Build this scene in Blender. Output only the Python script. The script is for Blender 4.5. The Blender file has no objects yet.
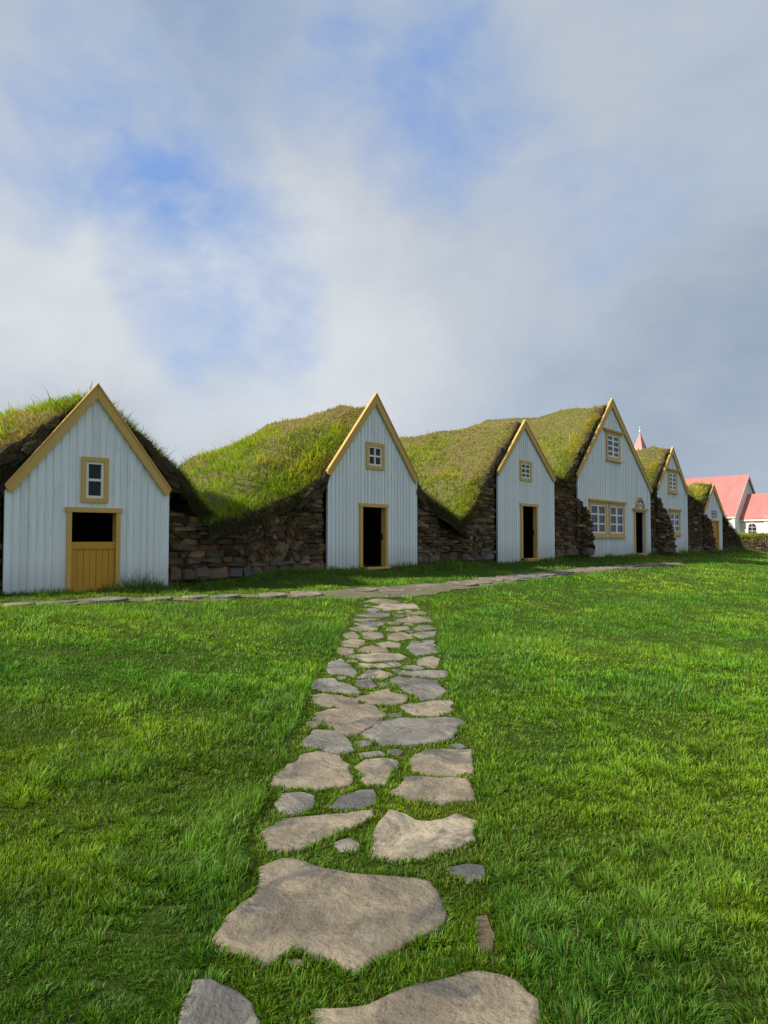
import bpy, math, random
import numpy as np
R = math.radians
rng = np.random.default_rng(11)
random.seed(5)
SC = bpy.context.scene
COL = SC.collection

# ------------------------------------------------------------------ the place's frame
EYE, FPX, HOR = 1.6, 710.0, 539.0
TH = R(50)
F = np.array([math.cos(TH), math.sin(TH)])          # along the row of gables
N = np.array([F[1], -F[0]])                          # out of the facades
P0 = np.array([-1.264, 16.0])                        # left foot of the second gable
Q1 = np.array([-6.099, 11.4])                        # left foot of the first gable
F1 = np.array([0.75299775, 0.65802309]); N1 = np.array([F1[1], -F1[0]])
SUN_AZ, SUN_EL = R(-115), R(34)

# ------------------------------------------------------------------ numpy noise
def _h(ix, iy, iz, seed):
    n = (ix.astype(np.int64) * 374761393 + iy.astype(np.int64) * 668265263 + iz.astype(np.int64) * 2147483647 + seed * 1274126177) & 0xFFFFFFFF
    n = ((n ^ (n >> 13)) * 1274126177) & 0xFFFFFFFF
    n = n ^ (n >> 16)
    return (n & 0xFFFF) / 65535.0
def vnoise(x, y, z=None, seed=0):
    x = np.asarray(x, float); y = np.asarray(y, float)
    z = np.zeros_like(x) if z is None else np.asarray(z, float)
    ix, iy, iz = np.floor(x), np.floor(y), np.floor(z)
    fx, fy, fz = x - ix, y - iy, z - iz
    fx, fy, fz = [t * t * (3 - 2 * t) for t in (fx, fy, fz)]
    r = 0
    for a in (0, 1):
        for b in (0, 1):
            for c in (0, 1):
                w = (fx if a else 1 - fx) * (fy if b else 1 - fy) * (fz if c else 1 - fz)
                r = r + w * _h(ix + a, iy + b, iz + c, seed)
    return r
def fbm(x, y, z=None, seed=0, o=3):
    r, amp, t = 0, 1.0, 0
    for k in range(o):
        s = 2.03 ** k
        r = r + amp * vnoise(np.asarray(x) * s + 17.3 * k, np.asarray(y) * s - 9.1 * k, None if z is None else np.asarray(z) * s, seed + k)
        t += amp; amp *= .5
    return r / t
def sstep(a, b, x):
    t = np.clip((np.asarray(x, float) - a) / (b - a), 0, 1)
    return t * t * (3 - 2 * t)

# ------------------------------------------------------------------ ground height
def sw(x, y):
    dx, dy = np.asarray(x) - P0[0], np.asarray(y) - P0[1]
    return dx * F[0] + dy * F[1], dx * N[0] + dy * N[1]
GA = np.array([(-60, 1.0), (0, .92), (.3, .84), (1.05, .735), (1.7, .665), (2.7, .60), (5, .31), (7.5, .06), (9.5, 0), (14, -.02), (80, -.5)])
GB = np.array([(-60, .8), (-.3, .67), (.6, .655), (1.2, .63), (2.0, .57), (5, .28), (7.5, .05), (9.5, 0), (14, -.02), (80, -.5)])
def smooth_interp(w, T):
    return sum(np.interp(w + o, T[:, 0], T[:, 1]) for o in (-.25, 0, .25)) / 3
def ground0(x, y):
    s, w = sw(x, y)
    k = sstep(-4.2, -1.0, s)
    return smooth_interp(w, GA) * k + smooth_interp(w, GB) * (1 - k)
def px_ground(px, py, up=0.0, it=25):
    """a point of the lawn from where the photograph shows it"""
    r = (px - 384) / FPX; d = 6.0
    for _ in range(it):
        z = float(ground0(r * d, d)) + up
        d = .5 * d + .5 * (EYE - z) * FPX / (py - HOR)
    return r * d, d
# edges of the footpath and of the crossing path
_L = np.array([px_ground(*p) for p in [(180, 1060), (186, 1015), (226, 930), (257, 832), (272, 780), (309, 695), (330, 660), (343, 635), (356, 604)]])
_Rr = np.array([px_ground(*p) for p in [(560, 1060), (540, 1010), (492, 905), (476, 830), (472, 745), (446, 685), (440, 650), (434, 622), (426, 599)]])
def path_edges(y):
    return np.interp(y, _L[:, 1], _L[:, 0]), np.interp(y, _Rr[:, 1], _Rr[:, 0])
YEND = min(_L[-1, 1], _Rr[-1, 1]) + .3
CR_LO = np.array([px_ground(*p) for p in [(-60, 614), (0, 609), (60, 606), (150, 602.5), (250, 599), (340, 599), (400, 599), (432, 596), (496, 586), (560, 578), (592, 574), (640, 569), (692, 565)]])
CR_UP = np.array([px_ground(*p) for p in [(-60, 609), (0, 605.5), (60, 602), (130, 598.5), (210, 596), (290, 592), (350, 588), (400, 585), (440, 582), (500, 575.5), (560, 569.5), (592, 567), (640, 563.5), (692, 561.6)]])
def cross_range(s):
    s1, w1 = sw(CR_LO[:, 0], CR_LO[:, 1]); s2, w2 = sw(CR_UP[:, 0], CR_UP[:, 1])
    a, b = np.interp(s, s2, w2), np.interp(s, s1, w1); m, h_ = (a + b) / 2, (b - a) * .36
    return m - h_, m + h_, max(s1[0], s2[0]), min(s1[-1], s2[-1])
def ground(x, y):
    x = np.asarray(x, float); y = np.asarray(y, float)
    z = ground0(x, y)
    xl, xr = path_edges(y)
    d = np.maximum(xl - x, x - xr)
    d = np.where(y < YEND, d, 1)
    off = sstep(.05, .5, d)
    s, w = sw(x, y); lo, hi, sa, sb = cross_range(s)
    off = off * (1 - sstep(.3, -.0, np.maximum(lo - w, w - hi)) * ((s > sa - .5) & (s < sb)))
    near = 1 - sstep(40, 70, y)
    n = (fbm(x / 1.7, y / 1.7, seed=3, o=2) - .5) * .10 + (fbm(x / .55, y / .55, seed=4, o=2) - .5) * .05
    far = (fbm(x / 60, y / 60, seed=8) - .5) * 2.0 * sstep(60, 200, np.hypot(x, y))
    return z + n * off * near + off * .012 + far

# ------------------------------------------------------------------ mesh helpers
def nodes_mat(name):
    m = bpy.data.materials.new(name); m.use_nodes = True
    nt = m.node_tree; nt.nodes.clear()
    out = nt.nodes.new('ShaderNodeOutputMaterial')
    return m, nt, out
def nd(nt, typ, ins=None, **kw):
    n = nt.nodes.new(typ)
    for k, v in kw.items(): setattr(n, k, v)
    for k, v in (ins or {}).items():
        if isinstance(v, bpy.types.NodeSocket): nt.links.new(v, n.inputs[k])
        else: n.inputs[k].default_value = v
    return n
def rgba(c): return (c[0], c[1], c[2], 1)
def mixc(nt, f, a, b, mode='MIX'):
    n = nt.nodes.new('ShaderNodeMix'); n.data_type = 'RGBA'; n.blend_type = mode
    for i, v in ((0, f), (6, a), (7, b)):
        if isinstance(v, bpy.types.NodeSocket): nt.links.new(v, n.inputs[i])
        else: n.inputs[i].default_value = rgba(v) if isinstance(v, (tuple, list)) else v
    return n.outputs[2]
def noise(nt, vec, scale, detail=4, rough=.55, dist=0.0):
    n = nd(nt, 'ShaderNodeTexNoise', {'Scale': scale, 'Detail': detail, 'Roughness': rough, 'Distortion': dist})
    if vec is not None: nt.links.new(vec, n.inputs['Vector'])
    return n.outputs['Fac']
def ramp(nt, fac, a, b, x0=0.0, x1=1.0):
    n = nd(nt, 'ShaderNodeMapRange', {0: fac, 1: a, 2: b, 3: x0, 4: x1}); n.clamp = True
    return n.outputs[0]
def mapvec(nt, vec, scale=(1, 1, 1), rot=(0, 0, 0)):
    return nd(nt, 'ShaderNodeMapping', {'Vector': vec, 'Scale': scale, 'Rotation': rot}).outputs[0]
def math_(nt, op, a, b=0.0):
    n = nt.nodes.new('ShaderNodeMath'); n.operation = op
    for i, v in ((0, a), (1, b)):
        if isinstance(v, bpy.types.NodeSocket): nt.links.new(v, n.inputs[i])
        else: n.inputs[i].default_value = v
    return n.outputs[0]

def mul_(nt, a, b): return math_(nt, 'MULTIPLY', a, b)
def mat_blades(name, trans=.42):
    m, nt, out = nodes_mat(name)
    a = nd(nt, 'ShaderNodeAttribute'); a.attribute_name = 'Col'
    p = nd(nt, 'ShaderNodeBsdfPrincipled', {'Base Color': a.outputs['Color'], 'Roughness': .5})
    p.inputs['Specular IOR Level'].default_value = .28
    tc = mixc(nt, 1.0, a.outputs['Color'], (1.15, 1.1, .55), 'MULTIPLY')
    t = nd(nt, 'ShaderNodeBsdfTranslucent', {'Color': tc})
    mx = nd(nt, 'ShaderNodeMixShader', {0: trans, 1: p.outputs[0], 2: t.outputs[0]})
    nt.links.new(mx.outputs[0], out.inputs[0])
    return m
def mat_attr(name, rough=.9, bump=.4, bscale=30, var=.5, vscale=14, spec=.2):
    """colour from the mesh's own attribute, broken by noise"""
    m, nt, out = nodes_mat(name)
    a = nd(nt, 'ShaderNodeAttribute'); a.attribute_name = 'Col'
    g = nd(nt, 'ShaderNodeTexCoord').outputs['Object']
    n1 = noise(nt, g, vscale, 6, .65)
    c = mixc(nt, ramp(nt, n1, .3, .7, 0, var), a.outputs['Color'], (.02, .015, .01))
    n2 = noise(nt, g, bscale, 6, .7)
    b = nd(nt, 'ShaderNodeBump', {'Strength': bump, 'Distance': .03, 'Height': n2})
    p = nd(nt, 'ShaderNodeBsdfPrincipled', {'Base Color': c, 'Roughness': rough, 'Normal': b.outputs[0]})
    p.inputs['Specular IOR Level'].default_value = spec
    nt.links.new(p.outputs[0], out.inputs[0])
    return m
def mat_paint(name, col, wear=(.3, .28, .25), wearamt=.25, rough=.55, grain=(9, 9, .8), dirt=0.0):
    m, nt, out = nodes_mat(name)
    g = nd(nt, 'ShaderNodeTexCoord').outputs['Object']
    n1 = noise(nt, mapvec(nt, g, grain), 4, 6, .6)
    n2 = noise(nt, g, 1.3, 4, .6)
    c = mixc(nt, ramp(nt, n1, .35, .75, 0, .30), rgba(col)[:3], tuple(x * .78 for x in col))
    w = math_(nt, 'MULTIPLY', ramp(nt, n1, .58, .72), ramp(nt, n2, .45, .7))
    c = mixc(nt, math_(nt, 'MULTIPLY', w, wearamt), c, wear)
    b = nd(nt, 'ShaderNodeBump', {'Strength': .25, 'Distance': .01, 'Height': n1})
    p = nd(nt, 'ShaderNodeBsdfPrincipled', {'Base Color': c, 'Roughness': rough, 'Normal': b.outputs[0]})
    p.inputs['Specular IOR Level'].default_value = .3
    nt.links.new(p.outputs[0], out.inputs[0])
    return m
def mat_boards():
    """white paint on upright boards, each board a slightly different tone"""
    m, nt, out = nodes_mat('white_board_paint')
    a = nd(nt, 'ShaderNodeAttribute'); a.attribute_name = 'Col'
    g = nd(nt, 'ShaderNodeTexCoord').outputs['Object']
    n1 = noise(nt, mapvec(nt, g, (14, 14, .7)), 3, 6, .65)
    n2 = noise(nt, g, 1.1, 4, .6)
    c = mixc(nt, ramp(nt, n1, .4, .8, 0, .22), a.outputs['Color'], (.42, .43, .43))
    w = math_(nt, 'MULTIPLY', ramp(nt, n1, .54, .64), ramp(nt, n2, .46, .6))
    c = mixc(nt, math_(nt, 'MULTIPLY', w, .42), c, (.33, .32, .30))
    z = nd(nt, 'ShaderNodeSeparateXYZ', {0: g}).outputs[2]
    low = math_(nt, 'MULTIPLY', ramp(nt, math_(nt, 'ADD', z, math_(nt, 'MULTIPLY', n1, .7)), .95, .2), .5)
    c = mixc(nt, low, c, (.30, .32, .25))
    b = nd(nt, 'ShaderNodeBump', {'Strength': .2, 'Distance': .01, 'Height': n1})
    p = nd(nt, 'ShaderNodeBsdfPrincipled', {'Base Color': c, 'Roughness': .6, 'Normal': b.outputs[0]})
    p.inputs['Specular IOR Level'].default_value = .25
    nt.links.new(p.outputs[0], out.inputs[0])
    return m
def mat_stone():
    m, nt, out = nodes_mat('flagstone')
    a = nd(nt, 'ShaderNodeAttribute'); a.attribute_name = 'Col'
    g = nd(nt, 'ShaderNodeNewGeometry').outputs['Position']
    n1 = noise(nt, g, 3.2, 8, .62, .6)
    n2 = noise(nt, mapvec(nt, g, (1, 1, 1), (0, 0, .5)), 26, 8, .7)
    n3 = noise(nt, g, 1.6, 5, .6, 1.2)
    n4 = noise(nt, mapvec(nt, g, (1.0, 1.3, 1), (0, 0, .6)), 3.4, 8, .68, .4)
    c = mixc(nt, ramp(nt, n1, .38, .62), mixc(nt, 1.0, a.outputs['Color'], (1.12, 1.1, 1.05), 'MULTIPLY'), mixc(nt, 1.0, a.outputs['Color'], (.60, .60, .62), 'MULTIPLY'))
    c = mixc(nt, ramp(nt, n4, .5, .72, 0, .45), c, (.235, .185, .125))
    c = mixc(nt, ramp(nt, n3, .56, .61, 0, .70), c, (.095, .092, .09))
    c = mixc(nt, ramp(nt, n2, .52, .70, 0, .65), c, (.08, .068, .052))
    c = mixc(nt, ramp(nt, noise(nt, g, 11, 5, .6), .60, .72, 0, .45), c, (.33, .31, .27))
    vo = nd(nt, 'ShaderNodeTexVoronoi', {'Vector': g, 'Scale': 34.0}).outputs['Distance']
    pits = math_(nt, 'MULTIPLY', ramp(nt, vo, .0, .25), ramp(nt, noise(nt, g, 4.5, 3), .52, .60, 1, 0))
    c = mixc(nt, ramp(nt, math_(nt, 'ADD', vo, math_(nt, 'MULTIPLY', n1, .35)), .16, .30, .55, 0), c, (.07, .06, .048))
    vc = nd(nt, 'ShaderNodeTexVoronoi', {'Vector': mapvec(nt, g, (1, 1.8, 1), (0, 0, .9)), 'Scale': 1.7}, feature='DISTANCE_TO_EDGE').outputs['Distance']
    crack = mul_(nt, ramp(nt, math_(nt, 'ADD', vc, math_(nt, 'MULTIPLY', n1, .07)), .030, .05, 1, 0), ramp(nt, noise(nt, g, .9, 2), .54, .60))
    c = mixc(nt, math_(nt, 'MULTIPLY', crack, .35), c, (.07, .06, .05))
    h = math_(nt, 'ADD', math_(nt, 'MULTIPLY', n1, 1.0), math_(nt, 'ADD', math_(nt, 'MULTIPLY', n2, .22), math_(nt, 'MULTIPLY', n4, .7)))
    h = math_(nt, 'SUBTRACT', h, math_(nt, 'MULTIPLY', crack, .12))
    b = nd(nt, 'ShaderNodeBump', {'Strength': 1.0, 'Distance': .05, 'Height': h})
    p = nd(nt, 'ShaderNodeBsdfPrincipled', {'Base Color': c, 'Roughness': .82, 'Normal': b.outputs[0]})
    p.inputs['Specular IOR Level'].default_value = .25
    nt.links.new(p.outputs[0], out.inputs[0])
    return m
def mat_ground():
    m, nt, out = nodes_mat('lawn_soil')
    g = nd(nt, 'ShaderNodeNewGeometry').outputs['Position']
    n1 = noise(nt, g, .35, 6, .6); n2 = noise(nt, g, 7, 6, .7); n3 = noise(nt, g, 45, 4, .7)
    c = mixc(nt, ramp(nt, n1, .35, .65), (.045, .085, .010), (.075, .110, .014))
    c = mixc(nt, ramp(nt, n2, .4, .7, 0, .7), c, (.022, .046, .008))
    b = nd(nt, 'ShaderNodeBump', {'Strength': .8, 'Distance': .05, 'Height': n3})
    p = nd(nt, 'ShaderNodeBsdfPrincipled', {'Base Color': c, 'Roughness': .95, 'Normal': b.outputs[0]})
    p.inputs['Specular IOR Level'].default_value = .1
    nt.links.new(p.outputs[0], out.inputs[0])
    return m
def mat_dirt():
    m, nt, out = nodes_mat('path_dirt')
    g = nd(nt, 'ShaderNodeNewGeometry').outputs['Position']
    n1 = noise(nt, g, 2.2, 6, .6); n2 = noise(nt, g, 22, 6, .75)
    c = mixc(nt, ramp(nt, n1, .35, .65), (.19, .155, .10), (.13, .115, .07))
    c = mixc(nt, ramp(nt, n2, .48, .7, 0, .7), c, (.09, .09, .035))
    b = nd(nt, 'ShaderNodeBump', {'Strength': .8, 'Distance': .03, 'Height': n2})
    p = nd(nt, 'ShaderNodeBsdfPrincipled', {'Base Color': c, 'Roughness': .95, 'Normal': b.outputs[0]})
    nt.links.new(p.outputs[0], out.inputs[0])
    return m
def mat_glass():
    m, nt, out = nodes_mat('window_glass')
    g = nd(nt, 'ShaderNodeTexCoord').outputs['Object']
    b = nd(nt, 'ShaderNodeBump', {'Strength': .06, 'Distance': .02, 'Height': noise(nt, g, 3, 2)})
    p = nd(nt, 'ShaderNodeBsdfPrincipled', {'Base Color': (.018, .022, .03, 1), 'Roughness': .06, 'Normal': b.outputs[0]})
    p.inputs['Specular IOR Level'].default_value = .2
    nt.links.new(p.outputs[0], out.inputs[0])
    return m
def mat_metal_roof():
    m, nt, out = nodes_mat('red_roof_sheet')
    g = nd(nt, 'ShaderNodeTexCoord').outputs['Object']
    w = nd(nt, 'ShaderNodeTexWave', {'Scale': 2.2, 'Distortion': 0.0, 'Vector': g}); w.bands_direction = 'X'
    n1 = noise(nt, mapvec(nt, g, (1, .6, .6)), 1.2, 5, .6)
    c = mixc(nt, ramp(nt, n1, .3, .7), (.47, .14, .13), (.54, .19, .17))
    b = nd(nt, 'ShaderNodeBump', {'Strength': .22, 'Distance': .04, 'Height': w.outputs['Fac']})
    p = nd(nt, 'ShaderNodeBsdfPrincipled', {'Base Color': c, 'Roughness': .45, 'Normal': b.outputs[0]})
    nt.links.new(p.outputs[0], out.inputs[0])
    return m

M = dict(
    blades=mat_blades('grass_blades'), soil=mat_attr('turf_soil', .95, .9, 25, .55, 10, .1),
    block=mat_attr('turf_block', .92, .8, 34, .55, 16, .15), wallstone=mat_attr('wall_stone', .85, .6, 22, .35, 9, .25),
    boards=mat_boards(), yellow=mat_paint('yellow_trim_paint', (.60, .38, .112), (.35, .24, .12), .5),
    ochre=mat_paint('ochre_door_paint', (.55, .285, .035), (.3, .18, .06), .45),
    white=mat_paint('white_sash_paint', (.74, .75, .74), (.4, .38, .34), .4, .5),
    church=mat_paint('church_white_paint', (.66, .66, .60), (.45, .44, .38), .2, .6, (3, 3, .6)),
    redtrim=mat_paint('faded_red_trim', (.40, .16, .17), (.4, .3, .3), .3),
    glass=mat_glass(), stone=mat_stone(), ground=mat_ground(), dirt=mat_dirt(), roofred=mat_metal_roof(),
    wood=mat_paint('dark_old_wood', (.05, .032, .02), (.03, .02, .015), .4, .8),
    curtain=mat_paint('pale_curtain', (.45, .47, .50), (.4, .4, .42), .2, .9),
    iron=mat_paint('dark_iron', (.035, .033, .03), (.1, .05, .03), .5, .5),
)

class MB:
    def __init__(self): self.v = []; self.f = []; self.c = []; self.m = []; self.n = 0
    def add(self, verts, faces, col=(.8, .8, .8), mi=0):
        verts = np.asarray(verts, float); k = len(verts)
        self.v.append(verts)
        col = np.asarray(col, float)
        self.c.append(np.tile(col, (k, 1)) if col.ndim == 1 else col)
        for q in faces: self.f.append(tuple(i + self.n for i in q))
        self.m += [mi] * len(faces); self.n += k
    def box(self, a, b, **k):
        (x0, y0, z0), (x1, y1, z1) = a, b
        v = [(x0, y0, z0), (x1, y0, z0), (x1, y1, z0), (x0, y1, z0), (x0, y0, z1), (x1, y0, z1), (x1, y1, z1), (x0, y1, z1)]
        self.add(v, BOXF, **k)
    def prism(self, poly, y0, y1, **k):
        """polygon in (x, z), counter-clockwise seen from the front, from depth y0 (front) to y1"""
        n = len(poly)
        v = [(x, y0, z) for x, z in poly] + [(x, y1, z) for x, z in poly]
        f = [tuple(range(n)), tuple(range(2 * n - 1, n - 1, -1))]
        f += [(i, i + n, (i + 1) % n + n, (i + 1) % n) for i in range(n)]
        self.add(v, f, **k)
    def build(self, name, mats, parent=None, smooth=False):
        me = bpy.data.meshes.new(name)
        V = np.concatenate(self.v); me.from_pydata(V.tolist(), [], self.f)
        for m in (mats if isinstance(mats, (list, tuple)) else [mats]): me.materials.append(m)
        me.polygons.foreach_set('material_index', np.array(self.m, np.int32))
        at = me.color_attributes.new('Col', 'FLOAT_COLOR', 'POINT')
        C = np.concatenate(self.c); C = np.concatenate([C, np.ones((len(C), 1))], 1)
        at.data.foreach_set('color', C.astype(np.float32).ravel())
        if smooth: me.polygons.foreach_set('use_smooth', np.ones(len(self.f), bool))
        me.update()
        o = bpy.data.objects.new(name, me); COL.objects.link(o)
        if parent is not None: o.parent = parent
        return o
BOXF = [(0, 3, 2, 1), (4, 5, 6, 7), (0, 1, 5, 4), (1, 2, 6, 5), (2, 3, 7, 6), (3, 0, 4, 7)]
# a cube with cut edges, for stones and turf sods
def _sod():
    vs = []; b = .7
    for ax in range(3):
        for sg in (-1, 1):
            for i in (-1, 1):
                for j in (-1, 1):
                    p = [0, 0, 0]; p[ax] = sg; p[(ax + 1) % 3] = i * b; p[(ax + 2) % 3] = j * b
                    vs.append(p)
    import itertools
    V = np.array(vs, float)
    import bmesh
    bm = bmesh.new()
    for p in V: bm.verts.new(p)
    bmesh.ops.convex_hull(bm, input=bm.verts)
    bmesh.ops.recalc_face_normals(bm, faces=bm.faces)
    bm.verts.index_update()
    vv = np.array([v.co[:] for v in bm.verts]); ff = [tuple(v.index for v in f.verts) for f in bm.faces]
    bm.free(); return vv, ff
SODV, SODF = _sod()

def tag(o, label=None, cat=None, group=None, kind=None):
    if label: o['label'] = label
    if cat: o['category'] = cat
    if group: o['group'] = group
    if kind: o['kind'] = kind
    return o
def empty(name, loc, rz=0):
    o = bpy.data.objects.new(name, None); o.location = loc; o.rotation_euler = (0, 0, rz)
    o.empty_display_size = .3; COL.objects.link(o); return o

def blades_mesh(base, h, wd, ang, lean, col, up=None, near=None, tipcol=None):
    """blades of grass: arrays in, (verts, loop index, loop starts, totals, colours) out"""
    n = len(base)
    if up is None: up = np.tile([0, 0, 1.0], (n, 1))
    a2 = ang + rng.normal(0, .9, n) + math.pi / 2
    side = np.stack([np.cos(a2), np.sin(a2), np.zeros(n)], 1)
    ld = np.stack([np.cos(ang), np.sin(ang), np.zeros(n)], 1)
    hw = (side * wd[:, None]) * .5
    mid = base + up * (h * .55)[:, None] + ld * (h * lean * .30)[:, None]
    tip = base + up * (h * np.clip(1 - .35 * lean, .2, 1))[:, None] + ld * (h * lean * .95)[:, None]
    if near is None: near = np.ones(n, bool)
    V, L, T, C = [], [], [], []
    off = 0
    tc = col if tipcol is None else tipcol
    A = near
    if A.any():
        k = A.sum()
        vv = np.stack([base[A] - hw[A], base[A] + hw[A], mid[A] + hw[A] * .8, mid[A] - hw[A] * .8, tip[A]], 1).reshape(-1, 3)
        idx = (np.arange(k) * 5)[:, None]
        L.append((idx + np.array([0, 1, 2, 3, 3, 2, 4])).ravel()); T.append(np.tile([4, 3], k))
        cc = np.stack([col[A] * .42, col[A] * .42, col[A] * .9, col[A] * .9, tc[A]], 1).reshape(-1, 3)  # dim roots: shade between blades painted into the colour
        V.append(vv); C.append(cc); off = k * 5
    B = ~near
    if B.any():
        k = B.sum()
        vv = np.stack([base[B] - hw[B], base[B] + hw[B], tip[B]], 1).reshape(-1, 3)
        idx = (np.arange(k) * 3)[:, None] + off
        L.append((idx + np.array([0, 1, 2])).ravel()); T.append(np.full(k, 3))
        cc = np.stack([col[B] * .7, col[B] * .7, tc[B]], 1).reshape(-1, 3)  # same painted shade at the roots, weaker on simple blades
        V.append(vv); C.append(cc)
    return np.concatenate(V), np.concatenate(L), np.concatenate(T), np.concatenate(C)
def raw_object(name, V, L, T, C, mats, mi=None, parent=None, smooth=None):
    me = bpy.data.meshes.new(name)
    me.vertices.add(len(V)); me.vertices.foreach_set('co', V.astype(np.float32).ravel())
    me.loops.add(len(L)); me.loops.foreach_set('vertex_index', L.astype(np.int32))
    me.polygons.add(len(T))
    st = np.concatenate([[0], np.cumsum(T)[:-1]]).astype(np.int32)
    me.polygons.foreach_set('loop_start', st); me.polygons.foreach_set('loop_total', T.astype(np.int32))
    for m in mats: me.materials.append(m)
    if mi is not None: me.polygons.foreach_set('material_index', mi.astype(np.int32))
    if smooth is not None: me.polygons.foreach_set('use_smooth', smooth)
    at = me.color_attributes.new('Col', 'FLOAT_COLOR', 'POINT')
    at.data.foreach_set('color', np.concatenate([C, np.ones((len(C), 1))], 1).astype(np.float32).ravel())
    me.update(calc_edges=True); me.validate()
    o = bpy.data.objects.new(name, me); COL.objects.link(o)
    if parent is not None: o.parent = parent
    return o

# ------------------------------------------------------------------ the ground sheet
def axis(lo, hi, step, far):
    a = list(np.arange(lo, hi, step)); s = step
    while a[-1] < far: s *= 1.35; a.append(a[-1] + s)
    s = step; b = []
    x = lo
    while x > -far: s *= 1.35; x -= s; b.append(x)
    return np.array(b[::-1] + a)
gx, gy = axis(-14, 34, .3, 3500), axis(-3, 52, .3, 3500)
X, Y = np.meshgrid(gx, gy)
Z = ground(X.ravel(), Y.ravel())
V = np.stack([X.ravel(), Y.ravel(), Z], 1)
nx, ny = len(gx), len(gy)
i, j = np.meshgrid(np.arange(nx - 1), np.arange(ny - 1)); q = (j * nx + i).ravel()
L = np.stack([q, q + 1, q + 1 + nx, q + nx], 1).ravel()
g = raw_object('ground', V, L, np.full(len(q), 4), np.tile([.05, .09, .015], (len(V), 1)), [M['ground']], smooth=np.ones(len(q), bool))
g['kind'] = 'structure'

# crossing path: a sheet of trodden earth with a ragged edge
s_lo = sw(CR_LO[:, 0], CR_LO[:, 1])[0]; _, _, SA, SB = cross_range(np.array([0.0]))
ss = np.arange(SA, SB, .12); lo, hi, _, _ = cross_range(ss)
rows = 7; P = []
for k in range(rows):
    t = k / (rows - 1)
    e = (fbm(ss * 1.6, ss * 0 + k * 0, seed=31 + (k > 3)) - .5) * .5 * abs(t - .5) * 2 * (1 if t > .5 else -1)
    P.append(lo - .05 + (hi - lo + .1) * t + e)
P = np.array(P); S_ = np.tile(ss, (rows, 1))
XX = P0[0] + S_ * F[0] + P * N[0]; YY = P0[1] + S_ * F[1] + P * N[1]
ZZ = ground(XX.ravel(), YY.ravel()) + .014
V = np.stack([XX.ravel(), YY.ravel(), ZZ], 1); n = len(ss)
i, j = np.meshgrid(np.arange(n - 1), np.arange(rows - 1)); q = (j * n + i).ravel()
L = np.stack([q, q + n, q + 1 + n, q + 1], 1).ravel()
o = raw_object('path', V, L, np.full(len(q), 4), np.tile([.15, .12, .08], (len(V), 1)), [M['dirt']], smooth=np.ones(len(q), bool))
o['kind'] = 'structure'

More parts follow.
